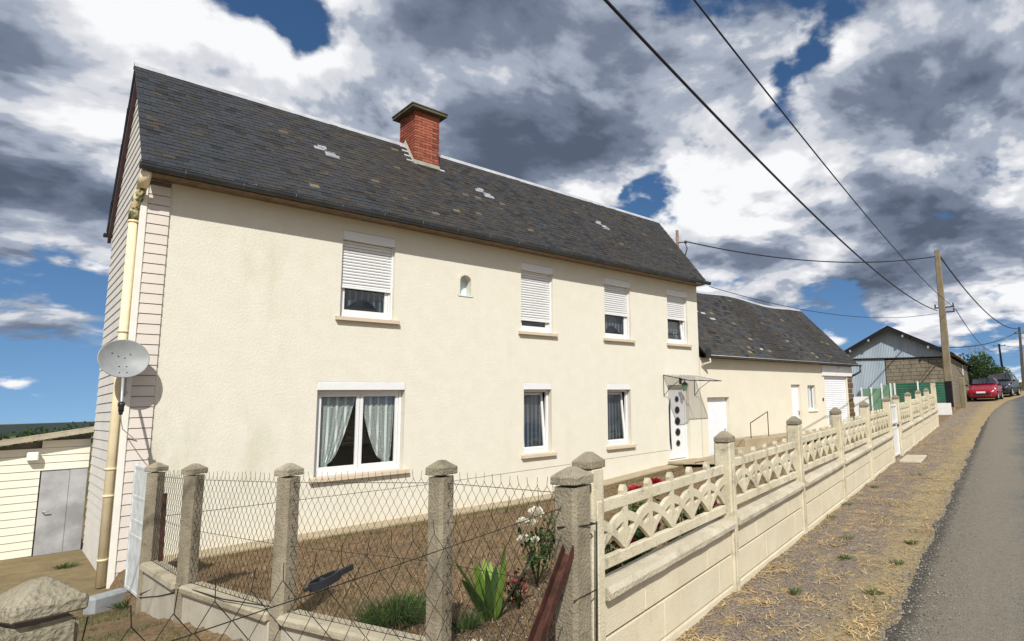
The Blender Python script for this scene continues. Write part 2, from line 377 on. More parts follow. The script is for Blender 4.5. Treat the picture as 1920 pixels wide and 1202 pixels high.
    clod = n.noise(13, 5, .7); soil = n.mix(n.math('MULTIPLY', n.ss(clod, .5, .68), .6), soil, (.07, .045, .028))
    dry = n.mix(n.ss(n.noise(1.1, 6, .7), .35, .7), soil, n.mix(n.ss(fine, .3, .7), (.14, .092, .047), (.36, .255, .14)))
    dry = n.mix(n.math('MULTIPLY', n.ss(n.noise(1.6, 6, .7, n.mp(loc=(3, 7, 0))), .55, .75), .6), dry, (.075, .085, .025))
    c = n.mix(n.ss(s, -.1, .05), verge, dry)
    far = n.ss(n.math('ADD', n.math('ABSOLUTE', y), n.math('MULTIPLY', n.math('ABSOLUTE', x), .55)), 26, 60)
    field = n.mix(n.ss(n.noise(.012, 4, .6), .42, .58), (.045, .065, .025), (.17, .14, .06))
    c = n.mix(far, c, field)
    n.color(c); n.bump(n.math('ADD', fine, n.math('MULTIPLY', vg, .6)), .8, .03); MAT['ground'] = n.m
    n = NM('asphalt', .86, 0, .3)
    x, y, z = n.xyz(); s = n.math('ADD', n.math('SUBTRACT', y, n.math('MULTIPLY', x, .2113)), 9.005)
    gr = n.noise(85, 4, .75); gr2 = n.voro(120)
    mid = n.noise(16, 5, .7); tr_ = n.noise(1.5, 5, .6, n.mp((.25, 2.0, 1), rot=(0, 0, -.21)))
    c = n.mix(n.ss(n.math('ADD', n.math('MULTIPLY', gr, .35), n.math('MULTIPLY', mid, .65)), .38, .62), (.042, .050, .056), (.165, .182, .19))
    c = n.mix(n.math('MULTIPLY', n.ss(n.voro(38), .28, .12), .6), c, (.30, .29, .27))
    c = n.mix(n.math('MULTIPLY', n.ss(tr_, .4, .7), .35), c, (.075, .083, .095))
    dust = n.math('MULTIPLY', n.ss(n.math('ADD', s, n.math('MULTIPLY', n.math('SUBTRACT', n.noise(.9, 5, .6), .5), 1.1)), -2.9, -2.2), .9)
    c = n.mix(n.math('MULTIPLY', dust, n.ss(gr, .25, .6)), c, (.29, .245, .175))
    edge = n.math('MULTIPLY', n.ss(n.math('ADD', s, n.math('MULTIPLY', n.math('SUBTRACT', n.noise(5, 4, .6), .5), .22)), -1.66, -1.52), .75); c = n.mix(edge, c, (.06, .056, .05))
    cr = n.ss(n.noise(2.2, 6, .7, n.mp((.4, 2.2, 1), rot=(0, 0, -.21))), .66, .72); c = n.mix(n.math('MULTIPLY', cr, .55), c, (.02, .02, .02))
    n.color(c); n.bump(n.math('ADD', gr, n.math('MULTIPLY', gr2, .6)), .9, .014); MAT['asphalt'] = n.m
    def leafy(name, c0, c1, tr=.25, rough=.6):
        n = NM(name, rough, 0, .3); c = n.mix(n.attr(), c0, c1); n.color(c)
        n.b.inputs['Subsurface Weight'].default_value = 0
        t = n.N.new('ShaderNodeBsdfTranslucent'); n.lk(c, t.inputs[0]); mx = n.N.new('ShaderNodeMixShader'); mx.inputs[0].default_value = tr
        n.L.new(n.b.outputs[0], mx.inputs[1]); n.L.new(t.outputs[0], mx.inputs[2]); n.L.new(mx.outputs[0], n.out.inputs[0]); MAT[name] = n.m
    leafy('leaf', (.018, .045, .012), (.085, .15, .035)); leafy('leaf_dark', (.010, .026, .008), (.045, .085, .022)); leafy('leaf_bright', (.10, .20, .03), (.26, .40, .07), .35)
    leafy('leaf_red', (.06, .008, .010), (.22, .03, .03)); leafy('petal_white', (.72, .68, .55), (.86, .84, .76), .3); leafy('petal_red', (.32, .01, .03), (.60, .06, .09), .3); leafy('petal_pink', (.6, .2, .25), (.75, .35, .4))
    leafy('dry_blade', (.11, .068, .036), (.38, .262, .145), .15); leafy('straw_blade', (.36, .235, .10), (.80, .60, .32), .1); leafy('green_blade', (.025, .055, .012), (.10, .16, .04), .2)
    leafy('pebble', (.06, .055, .05), (.32, .29, .25), 0.0, .85)
    simple('stem', (.045, .06, .02), .8, var=.3); simple('bark', (.10, .08, .06), .9, var=.3, scale=12); simple('bare_wood', (.20, .165, .14), .9, var=.2)
make_materials()
# ------------------------------------------------------------------ terrain
def lerp(pts, t):
    if t <= pts[0][0]: return pts[0][1]
    for (a, b), (c, d) in zip(pts, pts[1:]):
        if t <= c: return b + (d - b) * (t - a) / (c - a)
    return pts[-1][1]
def sstep(t, a, b):
    t = max(0, min(1, (t - a) / (b - a))); return t * t * (3 - 2 * t)
yF = lambda x: .2113 * x - 9.005
ROWP = [(-8.5, 2.41), (-7.3, 2.2), (-5.65, 1.72), (-3.84, 1.41), (-2.4, 1.33), (0, 1.28)]
xrow = lambda y: lerp(ROWP, y)
def zP(x):
    if x < 60: return .211 + .032 * max(x, -60)
    return 2.131 + .024 * (min(x, 420) - 60)
ZW = [(9, 0.0), (12.5, .26), (15, .33), (17, .5), (19.5, .74), (25, .95), (40, 1.42)]
def zg(x, y):
    f = yF(x)
    if y <= f or x > 26.5:
        z = zP(x)
        if x > 26.5: z -= .07 * max(0, y - 14) * sstep(y, 14, 40)
        return max(z, -14)
    zwst = lerp([(-8.9, .21), (-4, .10), (-1.3, -.27), (3.7, -.28), (60, -6.0), (400, -13)], y) - .035 * max(0, -2 - x) * sstep(y, -8, -2)
    if y >= 0:
        if x < 1.28: return max(zwst, -14)
        if y < 3.6: return -.32
        return max(-.3 - .1 * (y - 3.6), -14)
    t = max(0, min(1, (y + .45) / (f + .45))) if f < -.5 else 1
    zgd = lerp(ZW, x) * (1 - t) + (zP(x) + .05) * t
    r = xrow(y)
    if x < 2.6: zgd = zgd + (.30 - zgd) * (1 - sstep(x, r + .1, r + 1.4)) * sstep(y, -1.2, -3.0)
    k = sstep(x, r - .06, r + .06)
    return max(zwst * (1 - k) + zgd * k, -14)
def axis(segs):
    out = []
    for a, b, s in segs:
        n = max(1, round((b - a) / s)); out += [a + (b - a) * i / n for i in range(n)]
    out.append(segs[-1][1]); return out
def terrain():
    gx = axis([(-4000, -1000, 600), (-1000, -200, 100), (-200, -30, 20), (-30, -4, 2), (-4, 0.9, .3), (0.9, 2.8, .06), (2.8, 30, .4), (30, 70, 2), (70, 300, 23), (300, 1000, 100), (1000, 4000, 600)])
    gy = axis([(-4000, -1000, 600), (-1000, -200, 100), (-200, -40, 20), (-40, -14, 2), (-14, 4, .25), (4, 20, 1), (20, 100, 8), (100, 400, 40), (400, 1000, 100), (1000, 4000, 600)])
    mb = MB(); nx = len(gx)
    for y in gy:
        for x in gx:
            z = zg(x, y)
            if yF(x) + .1 < y < -.5 and 1.6 < x < 26: z += .05 * (noise.noise(Vector((x * .9, y * .9, 0))) * .6 + noise.noise(Vector((x * 3, y * 3, 5))) * .25) - .015
            if y < yF(x) and -1.35 < (y - yF(x)) < -.15 and 0 < x < 40: z += .016 * noise.noise(Vector((x * 2.5, y * 2.5, 2)))
            mb.v.append((x, y, z))
    for j in range(len(gy) - 1):
        for i in range(nx - 1):
            mb.f.append((j * nx + i, j * nx + i + 1, (j + 1) * nx + i + 1, (j + 1) * nx + i)); mb.c.append(None); mb.sm.append(True)
    struct('ground', mb, MAT['ground'], 'dry brown ground of garden, verge and fields')
terrain()
def road_edge(x):
    return lerp([(-60, yF(-60) - 1.44), (23, yF(23) - 1.44), (32.4, -3.78), (42.5, -2.2), (60, -.9), (90, -1.5), (150, -8), (400, -60)], x)
def road():
    mb = MB(); xs = axis([(-60, -2, 4), (-2, 16, .16), (16, 45, .5), (45, 150, 4), (150, 400, 25)])
    cols = []
    for x in xs:
        e = road_edge(x) + .09 * noise.noise(Vector((x * 1.3, 3, 1))) + .05 * noise.noise(Vector((x * 6, 8, 1)))
        row = []
        for k, (d, h) in enumerate(((0, -.012), (.04, .014), (.5, .022), (2.1, .05), (3.7, .022), (4.15, .012), (4.2, -.012))):
            row.append((x + d * .2, e - d, zP(x + d * .2) + h))
        cols.append(row)
    for r in cols: mb.v += r
    n = 7
    for i in range(len(cols) - 1):
        for k in range(n - 1): mb.f.append((i * n + k, i * n + k + 1, (i + 1) * n + k + 1, (i + 1) * n + k)); mb.c.append(None); mb.sm.append(True)
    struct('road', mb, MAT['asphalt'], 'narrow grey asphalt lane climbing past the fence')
road()
def aprons():
    mb = MB()  # concrete strip at the foot of the house
    xs = axis([(1.62, 13.0, .5)])
    for a, b in zip(xs, xs[1:]):
        za, zb = max(zg(a, -.4), -.02) + .03, max(zg(b, -.4), -.02) + .03
        mb.quad((a, -.42, za), (b, -.42, zb), (b, .02, zb + .02), (a, .02, za + .02)); mb.quad((a, -.42, za - .15), (b, -.42, zb - .15), (b, -.42, zb), (a, -.42, za))
    struct('house_apron', mb, MAT['apron_concrete'])
    mb = MB(); mb.box(-6, 1.25, -.35, 3.72, -.40, -.255); struct('yard', mb, MAT['yard_slab'], 'tan concrete yard between the house and the shed')
    mb = MB()  # hardstanding in front of the annex
    xs = axis([(13.0, 25.0, .75)])
    for a, b in zip(xs, xs[1:]):
        mb.quad((a, -1.9, zg(a, -1.9) + .05), (b, -1.9, zg(b, -1.9) + .05), (b, .02, lerp(ZW, b) + .06), (a, .02, lerp(ZW, a) + .06))
    struct('annex_path', mb, MAT['apron_concrete'])
aprons()

# ------------------------------------------------------------------ wall with openings
def wall_y(mb, x0, x1, z0, z1, ops, y=0.0, depth=.2):
    xs = sorted({x0, x1, *[o[0] for o in ops], *[o[1] for o in ops]}); zs = sorted({z0, z1, *[o[2] for o in ops], *[o[3] for o in ops]})
    for a, b in zip(xs, xs[1:]):
        for c, d in zip(zs, zs[1:]):
            mx, mz = (a + b) / 2, (c + d) / 2
            if any(o[0] < mx < o[1] and o[2] < mz < o[3] for o in ops): continue
            mb.quad((a, y, c), (b, y, c), (b, y, d), (a, y, d))
    for a, b, c, d in ops:
        e = y + depth
        mb.quad((a, y, c), (a, y, d), (a, e, d), (a, e, c)); mb.quad((b, y, d), (b, y, c), (b, e, c), (b, e, d))
        mb.quad((a, y, d), (b, y, d), (b, e, d), (a, e, d)); mb.quad((b, y, c), (a, y, c), (a, e, c), (b, e, c))
# main house dimensions
HX0, HX1, HYB = 1.28, 14.65, 3.55
EY, EZ, RY, RZ = -.36, 5.71, 1.60, 8.11           # eave lip and ridge
RX0, RX1 = 1.165, 14.72
SL = (RZ - EZ) / (RY - EY)
def roof_z(y): return EZ + SL * (y - EY) if y <= RY else RZ - SL * (y - RY)
UP = [(4.115, 5.10, 3.78, 5.40, 4.36), (8.06, 8.99, 3.78, 5.40, 4.08), (10.70, 11.67, 3.78, 5.40, 4.46), (13.22, 14.15, 3.78, 5.40, 4.55)]
LO = [(3.80, 5.37, .945, 2.59), (8.14, 8.93, .985, 2.59), (10.74, 11.60, .985, 2.58)]
DOOR = (13.14, 14.08, .42, 2.56)
NICHE = (6.47, 6.80, 4.42, 4.92)
house = thing('house', 'two-storey cream rendered house with dark slate roof and brick chimney', 'house', (HX0, 0, 0))
def house_shell():
    mb = MB()
    wall_y(mb, 1.58, HX1, -.3, 5.66, [o[:4] for o in UP] + LO + [DOOR, NICHE], depth=.24)
    # set-back strip behind the boards at the left end, right gable, back, inner lining
    mb.quad((HX0, .03, -.3), (1.58, .03, -.3), (1.58, .03, 5.66), (HX0, .03, 5.66))
    mb.quad((1.58, .03, -.3), (1.58, 0, -.3), (1.58, 0, 5.66), (1.58, .03, 5.66))
    for x in (HX0 + .03, HX1):
        mb.quad((x, 0, -.3), (x, HYB, -.3), (x, HYB, roof_z(HYB) - .05), (x, RY, RZ - .06), (x, 0, roof_z(0) - .05))
    mb.quad((HX0, HYB, -.3), (HX1, HYB, -.3), (HX1, HYB, 5.5), (HX0, HYB, 5.5))
    part('wall', mb, MAT['stucco'], house)
    mb = MB(); mb.quad((HX0 + .05, .21, 2.75), (HX1 - .02, .21, 2.75), (HX1 - .02, HYB - .02, 2.75), (HX0 + .05, HYB - .02, 2.75))
    mb.quad((HX0 + .05, 1.9, -.3), (HX1 - .02, 1.9, -.3), (HX1 - .02, 1.9, 5.6), (HX0 + .05, 1.9, 5.6)); part('inner_wall', mb, MAT['interior'], house)
    # saw-cut line and a drip of rust at the right end
    mb = MB(); mb.tube([(1.6, -.002, .62), (6, -.002, .60), (13.1, -.002, .72)], .004, 4); part('render_joint', mb, MAT['groove'], house)
    # boards on the gable and on the return
    mb = MB(); h = .152; k = 0; z = -.27
    mbk = MB(); mbk.quad((HX0 - .004, 0, -.29), (HX0 - .004, HYB, -.29), (HX0 - .004, HYB, roof_z(HYB) - .1), (HX0 - .004, RY, RZ - .1), (HX0 - .004, 0, roof_z(0) - .1))
    mbk.box(HX0, 1.578, -.004, .0, -.28, 5.62); part('board_backing', mbk, MAT['groove'], house)
    def ylim(z):      # front and back limit of the gable at height z
        a = .012 if z < roof_z(0) - .1 else EY + (z + .1 - EZ) / SL
        b = HYB if z < roof_z(HYB) - .1 else RY + (RZ - z - .1) / SL
        return a, b
    while z < RZ - .2:
        t = min(z + h - .008, RZ - .12); a0, b0 = ylim(z); a1, b1 = ylim(t)
        mb = MB(); x0, x1 = HX0 - .006, HX0 - .034; xt = HX0 - .022
        P = [(x0, a0, z), (x0, b0, z), (x0, b1, t), (x0, a1, t), (x1, a0, z), (x1, b0, z), (xt, b1, t), (xt, a1, t)]
        mb.raw(P, [(0, 1, 2, 3), (4, 7, 6, 5), (0, 4, 5, 1), (3, 2, 6, 7), (0, 3, 7, 4), (1, 5, 6, 2)])
        part('gable_board', mb, MAT['siding_grey'], house); z += h
    mb = MB(); M0 = [(HX0 + .03, -.008, 0), (1.575, -.008, 0), (1.575, -.008, h - .009), (HX0 + .03, -.008, h - .009), (HX0 + .03, -.036, 0), (1.575, -.036, 0), (1.575, -.024, h - .009), (HX0 + .03, -.024, h - .009)]
    mb.raw(M0, [(0, 3, 2, 1), (4, 5, 6, 7), (0, 1, 5, 4), (3, 7, 6, 2), (0, 4, 7, 3), (1, 2, 6, 5)]); bme = mb.mesh('return_board')
    z = -.22
    while z < 5.5:
        part('return_board', bme, MAT['siding_pink'], house, Matrix.Translation((0, 0, z))); z += h
    mb = MB(); mb.rbox(HX0 - .05, HX0 + .028, -.05, .006, -.27, 5.6, .006); part('corner_trim', mb, MAT['white_trim'], house)
house_shell()

def window(parent, x0, x1, z0, z1, shutter=None, leaves=1, curtain=None, tilt=False, sill=True, box_h=.17):
    zb = z1 - box_h; f = .06; yf = .125
    fr = MB()
    fr.rbox(x0 + .004, x0 + f, yf, yf + .07, z0, zb, .006); fr.rbox(x1 - f, x1 - .004, yf, yf + .07, z0, zb, .006)
    fr.rbox(x0 + f, x1 - f, yf + .002, yf + .068, z0, z0 + f + .03, .006); fr.rbox(x0 + f, x1 - f, yf + .002, yf + .068, zb - .05, zb, .006)
    win = part('window', fr, MAT['white_pvc'], parent)
    ws = (x1 - x0 - 2 * f) / leaves
    for k in range(leaves):
        a = x0 + f + k * ws; b = a + ws; s = .062; zb0 = z0 + f + .03; zt = zb - .05
        mb = MB(); M = Matrix()
        if tilt: M = Matrix.Translation((0, yf + .05, zb0)) @ Matrix.Rotation(R(-5.5), 4, 'X') @ Matrix.Translation((0, -yf - .05, -zb0))
        mb.rbox(a + .003, a + s, yf + .012, yf + .06, zb0, zt, .005, M); mb.rbox(b - s, b - .003, yf + .012, yf + .06, zb0, zt, .005, M)
        mb.rbox(a + s, b - s, yf + .014, yf + .058, zb0, zb0 + s, .005, M); mb.rbox(a + s, b - s, yf + .014, yf + .058, zt - s, zt, .005, M)
        part('sash', mb, MAT['white_pvc'], win)
        g = MB(); g.quad(*[M @ Vector(p) for p in ((a + s, yf + .035, zb0 + s), (b - s, yf + .035, zb0 + s), (b - s, yf + .035, zt - s), (a + s, yf + .035, zt - s))]); part('pane', g, MAT['glass'], win)
        if tilt:
            mb = MB(); mb.tube([M @ Vector((a + s * .5, yf + .085, (zb0 + zt) / 2 + .1)), M @ Vector((a + s * .5, yf + .085, (zb0 + zt) / 2 - .02))], .010, 6); part('handle', mb, MAT['white_pvc'], win)
        if curtain:
            curtain_mesh(win, a + s * .4, b - s * .4, zb0 + .03, zt, yf + .13 + (.06 if tilt else 0), curtain, k)
    bx = MB(); bx.rbox(x0 + .002, x1 - .002, -.006, .16, zb, z1 - .004, .008); part('shutter_box', bx, MAT['white_pvc'], win)
    if shutter is not None:
        s = MB(); z = shutter; hh = .058
        while z < zb:
            t = min(z + hh - .012, zb)
            s.raw([(x0 + .03, yf - .030, z), (x1 - .03, yf - .030, z), (x1 - .03, yf - .038, (z + t) / 2), (x0 + .03, yf - .038, (z + t) / 2), (x1 - .03, yf - .028, t), (x0 + .03, yf - .028, t), (x1 - .03, yf - .012, t + .002), (x0 + .03, yf - .012, t + .002), (x1 - .03, yf - .012, z + hh), (x0 + .03, yf - .012, z + hh)],
                  [(0, 1, 2, 3), (3, 2, 4, 5), (5, 4, 6, 7), (7, 6, 8, 9)]); z += hh
        s.rbox(x0 + .03, x1 - .03, yf - .042, yf - .016, shutter - .035, shutter, .004)
        part('roller_shutter', s, MAT['white_pvc'], win)
        for xx in (x0 + .002, x1 - .034):
            gmb = MB(); gmb.box(xx, xx + .032, yf - .055, yf - .004, z0 + .02, zb); part('shutter_rail', gmb, MAT['white_pvc'], win)
    if sill:
        sm = MB(); sm.raw([(x0 - .075, -.085, z0 - .075), (x1 + .095, -.085, z0 - .075), (x1 + .095, .02, z0 - .075), (x0 - .075, .02, z0 - .075), (x0 - .075, -.085, z0 - .012), (x1 + .095, -.085, z0 - .012), (x1 + .095, -.004, z0 + .002), (x0 - .075, -.004, z0 + .002)],
                           [(0, 3, 2, 1), (4, 5, 6, 7), (0, 1, 5, 4), (0, 4, 7, 3), (1, 2, 6, 5), (2, 3, 7, 6)])
        sm.quad((x0, -.004, z0 + .002), (x1, -.004, z0 + .002), (x1, .235, z0 + .012), (x0, .235, z0 + .012)); part('sill', sm, MAT['sill_stone'], win)
    return win
def curtain_mesh(win, a, b, z0, z1, y, kind, k):
    mb = MB(); nx, nz = 34, 22
    side = -1 if k == 0 else 1   # gathered to this side
    for j in range(nz + 1):
        v = j / nz; z = z0 + (z1 - z0) * v
        if kind == 'tied':
            t = max(0, min(1, (v - .05) / .95)); wid = .24 + .76 * (t ** .62) if v > .05 else .20 + .06 * (.05 - v) / .05
        elif kind == 'swag': wid = 1.0
        else: wid = 1.0
        for i in range(nx + 1):
            u = i / nx
            q = u * wid
            x = a + (b - a) * q if side < 0 else b - (b - a) * q
            if kind == 'tied': off = .13 * (1 - wid); x += (off if side < 0 else -off) * (b - a)
            zz = z
            if kind == 'swag':
                zz = z0 + (z1 - z0) * (v + (1 - v) * (.02 + .42 * (1 - abs(2 * u - 1)) ** 1.4 * 0 + .30 * abs(2 * u - 1) ** 2 * 0 + .32 * (1 - (2 * u - 1) ** 2) ** 2 * .6))
            mb.v.append((x, y + .014 * math.sin(u * 40 + 2 * v) * (1.3 - wid * .5), zz))
    for j in range(nz):
        for i in range(nx): mb.f.append((j * (nx + 1) + i, j * (nx + 1) + i + 1, (j + 1) * (nx + 1) + i + 1, (j + 1) * (nx + 1) + i)); mb.c.append(None); mb.sm.append(True)
    part('curtain', mb, MAT['lace'] if kind == 'tied' else MAT['curtain'], win)
for i, (a, b, c, d, sh) in enumerate(UP): window(house, a, b, c, d, shutter=sh, curtain='swag', tilt=(i == 3))
window(house, *LO[0], leaves=2, curtain='tied', box_h=.15)
for o in LO[1:]: window(house, *o, curtain='plain', tilt=True, box_h=.15)

def niche():
    x0, x1, z0, z1 = NICHE; cx = (x0 + x1) / 2; r = (x1 - x0) / 2 - .035; zc = z1 - .035 - r; zb = z0 + .02
    N = 12
    arc = [(cx + r * math.cos(math.pi * k / N), zc + r * math.sin(math.pi * k / N)) for k in range(N + 1)]
    path = [(cx + r, zb)] + arc + [(cx - r, zb)]
    mb = MB()
    out = [(x1 + .02, zb)] + [(cx + (r + .06) * math.cos(math.pi * k / N), zc + (r + .06) * math.sin(math.pi * k / N)) for k in range(N + 1)] + [(x0 - .02, zb)]
    y = -.012
    for (a, b), (c, d) in zip(zip(path, path[1:]), zip(out, out[1:])):
        mb.quad((a[0], y, a[1]), (b[0], y, b[1]), (d[0], y, d[1]), (c[0], y, c[1])); mb.quad((a[0], y, a[1]), (a[0], .2, a[1]), (b[0], .2, b[1]), (b[0], y, b[1]))
        mb.quad((c[0], y, c[1]), (d[0], y, d[1]), (d[0], .004, d[1]), (c[0], .004, c[1]))
    for (a, b) in zip(out, out[1:]): mb.quad((a[0], .003, a[1]), (b[0], .003, b[1]), (b[0] + (b[0] - cx) * .3, .003, b[1] + .06), (a[0] + (a[0] - cx) * .3, .003, a[1] + .06))
    n = part('niche', mb, MAT['stucco'], house)
    mb = MB(); mb.quad((cx - r - .02, .2, zb - .02), (cx + r + .02, .2, zb - .02), (cx + r + .02, .2, z1), (cx - r - .02, .2, z1)); mb.box(cx - r - .04, cx + r + .04, -.016, .2, z0 - .0, zb)
    part('niche_back', mb, MAT['niche_skylight'], n)
niche()

# ------------------------------------------------------------------ slates
SLATES = [((.032, .037, .045), (.045, .051, .062)), ((.032, .032, .033), (.048, .047, .046)), ((.044, .038, .031), (.070, .057, .043)), ((.13, .105, .066), (.22, .18, .115)), ((.016, .016, .017), (.026, .025, .024))]
def slate_tint(x=0.0, old=False, v=0.0):
    # blue-black near the left verge where slates were replaced, browner with lichen further along
    k = max(0, min(1, (x - 1.6) / 3.2)) if not old else .8
    if v is not None and x: k = max(0, min(1, k + .55 * noise.noise(Vector((x * .9, v * 1.6, 3))) + .25 * noise.noise(Vector((x * 2.7, v * 4, 8)))))
    wts = [1.0 - .6 * k, .5 + .2 * k, .05 + .5 * k, .007 + .007 * k, .1 + .22 * k]
    a, b = random.choices(SLATES, wts)[0]; t = random.random(); g = 1.15 if old else .72
    return tuple((p + (q - p) * t) * g for p, q in zip(a, b)) + (1,)
def slate_shape(w, l, t):      # lies in local XY, x across, y up the slope, tilted so the tail is proud
    j = [random.uniform(-.004, .004) for _ in range(4)]
    return [(0.003, j[0], t + .004), (w - .003, j[1], t + .004), (w - .003, l, .001), (0.003, l, .001), (0.003, j[2], .006), (w - .003, j[3], .006), (w - .003, l, -.003), (0.003, l, -.003)]
SF = [(0, 1, 2, 3), (4, 5, 1, 0), (5, 6, 2, 1), (7, 4, 0, 3)]
def slate_slope(parent, x0, x1, p_eave, p_ridge, wd, ex, singles, mat, skip=(), sag=None, edge=None, name='slate'):
    e = Vector(p_eave); r = Vector(p_ridge); d = (r - e); Lg = d.length; d.normalize(); xax = Vector((1, 0, 0)) if d.y > 0 else Vector((-1, 0, 0)); nrm = xax.cross(d)
    B = Matrix((xax, d, nrm)).transposed().to_4x4()
    variants = []
    for _ in range(40):
        mb = MB(); mb.col = slate_tint(2.2, mat is MAT['old_slate']); mb.raw(slate_shape(wd, ex * 1.9, random.uniform(.006, .010)), SF); me = mb.mesh(name); me.materials.append(mat); variants.append(me)
    mb = MB(); n = 0; rows = int(Lg / ex); todo = []
    for j in range(rows + 1):
        v = j * ex; x = x0 - (.5 * wd if j % 2 else 0)
        while x < x1 - .01:
            a = max(x, x0); b = min(x + wd, x1)
            if b - a > .03 and v + ex * .4 < Lg: todo.append((j, v, a, b))
            x += wd
    todo.sort(key=lambda q: q[2] + (0 if q[1] < 99 else 0))
    for (j, v, a, b) in todo:
        lift = random.uniform(0, .004)
        o = Vector((0, e.y, e.z)) + d * (v + random.uniform(-.004, .004)) + nrm * (.012 + lift)
        if sag: o.z += sag((a + b) / 2, v / Lg)
        o.x = a if xax.x > 0 else b
        M = Matrix.Translation(o) @ B @ Matrix.Rotation(random.gauss(0, .008), 4, 'Z')
        full = (b - a) > wd * .98
        if any(q[0] < (a + b) / 2 < q[1] and q[2] < v / Lg < q[3] for q in skip): continue
        if n < singles and full and v + ex * 1.9 < Lg:
            part(name, random.choice(variants), mat, parent, M); n += 1
        else:
            mb.col = slate_tint(a, mat is MAT['old_slate'], v); ln = min(ex * 1.9, Lg - v + .01); mb.raw([M @ Vector(p) for p in slate_shape(b - a, ln, random.uniform(.006, .010))], SF)
    o = part('far_slate' if singles else 'slate', mb, mat, parent); o['kind'] = 'stuff'
    return B, d, nrm
def house_roof():
    mb = MB(); t = .05
    xa, xb = RX0 + .01, RX1 - .01; by = RY * 2 - EY + .12; bz = roof_z(by)
    # deck (front, back, undersides)
    mb.quad((xa, EY + .01, EZ), (xb, EY + .01, EZ), (xb, RY, RZ), (xa, RY, RZ)); mb.quad((xa, RY, RZ), (xb, RY, RZ), (xb, by, bz), (xa, by, bz))
    mb.quad((xa, EY + .01, EZ - t), (xa, RY, RZ - t - .02), (xb, RY, RZ - t - .02), (xb, EY + .01, EZ - t)); mb.quad((xa, RY, RZ - t - .02), (xa, by, bz - t), (xb, by, bz - t), (xb, RY, RZ - t - .02))
    for x in (xa, xb): mb.quad((x, EY + .01, EZ - t), (x, EY + .01, EZ), (x, RY, RZ), (x, by, bz), (x, by, bz - t), (x, RY, RZ - t - .02))
    mb.quad((xa, EY + .01, EZ - t), (xb, EY + .01, EZ - t), (xb, EY + .01, EZ), (xa, EY + .01, EZ)); mb.quad((xa, by, bz - t), (xb, by, bz - t), (xb, by, bz), (xa, by, bz))
    roof = part('roof', mb, MAT['zinc_dark'], house)
    slate_slope(roof, RX0, RX1, (0, EY - .02, EZ), (0, RY, RZ + .01), .165, .100, 300, MAT['slate'], skip=[(5.98, 6.57, .78, 1.0)])
    slate_slope(roof, RX0, RX1, (0, by, bz), (0, RY, RZ - .03), .215, .23, 0, MAT['slate'])
    # ridge zinc
    mb = MB()
    segs = [(RX0 - .01, 5.9), (6.66, RX1 + .01)]
    for a, b in segs:
        x = a
        while x < b - .05:
            e = min(x + 2.0, b); o = .004 * random.random()
            mb.raw([(x, RY - .085, RZ - .055 + o), (e + .03, RY - .085, RZ - .055 + o), (e + .03, RY, RZ + .055 + o), (x, RY, RZ + .055 + o), (e + .03, RY + .085, RZ - .055 + o), (x, RY + .085, RZ - .055 + o)], [(0, 1, 2, 3), (3, 2, 4, 5)]); x = e
    part('ridge_capping', mb, MAT['zinc_light'], roof)
    mb = MB()   # verge board seen at the left gable
    mb.raw([(RX0 + .02, EY + .05, EZ - .04), (RX0 + .02, RY, RZ - .06), (RX0 + .02, RY, RZ - .26), (RX0 + .02, EY + .05, EZ - .24), (HX0 - .002, EY + .05, EZ - .04), (HX0 - .002, RY, RZ - .06), (HX0 - .002, RY, RZ - .26), (HX0 - .002, EY + .05, EZ - .24)][:4], [(0, 1, 2, 3)])
    mb.v = []; mb.f = []; mb.c = []; mb.sm = []
    mb.raw([(RX0 + .03, RY, RZ - .07), (RX0 + .03, by - .02, bz - .04), (RX0 + .03, by - .02, bz - .2), (RX0 + .03, RY, RZ - .24), (HX0 - .036, RY, RZ - .24), (HX0 - .036, by - .02, bz - .2)], [(0, 1, 2, 3), (3, 2, 5, 4)])
    part('barge_board', mb, MAT['purple_brown'], roof)
    # fascia and gutter
    mb = MB(); mb.box(HX0 - .02, RX1 - .06, -.33, -.003, EZ - .075, EZ - .055); part('soffit', mb, MAT['timber_and_shade'], house)  # dark brown soffit colour stands in for the shade below the gutter
    mb = MB(); n = 9; prof = [(-.43 + .065 * math.cos(math.pi * (1 + k / (n - 1))), EZ - .005 + .075 * math.sin(math.pi * (1 + k / (n - 1)))) for k in range(n)]
    prof = [(prof[0][0] - .008, prof[0][1] + .012)] + prof
    for (a, b) in zip(prof, prof[1:]): mb.quad((RX0 - .03, a[0], a[1]), (RX1 + .06, a[0], a[1]), (RX1 + .06, b[0], b[1]), (RX0 - .03, b[0], b[1]), smooth=True)
    for x in (RX0 - .03, RX1 + .06): mb.quad(*[(x, p[0], p[1]) for p in prof])
    g = part('gutter', mb, MAT['zinc_dark'], house)
    mb = MB(); mb.tube([(0, -.502, EZ + .0), (0, -.49, EZ - .045), (0, -.43, EZ - .085), (0, -.37, EZ - .05)], .006, 4); bme = mb.mesh('gutter_bracket'); x = RX0 + .5
    while x < RX1:
        part('gutter_bracket', bme, MAT['galv_dark'], g, Matrix.Translation((x, 0, 0))); x += .75
    mb = MB(); by2 = by + .05
    for (a, b) in zip(prof, prof[1:]): mb.quad((RX0 - .03, by2 - .43 - a[0], a[1] + bz - EZ), (RX1 + .06, by2 - .43 - a[0], a[1] + bz - EZ), (RX1 + .06, by2 - .43 - b[0], b[1] + bz - EZ), (RX0 - .03, by2 - .43 - b[0], b[1] + bz - EZ))
    part('gutter', mb, MAT['zinc_dark'], house)
    # little vent slates (three light zinc patches)
    d = Vector((0, RY - EY, RZ - EZ)).normalized(); nrm = Vector((1, 0, 0)).cross(d); B = Matrix((Vector((1, 0, 0)), d, nrm)).transposed().to_4x4()
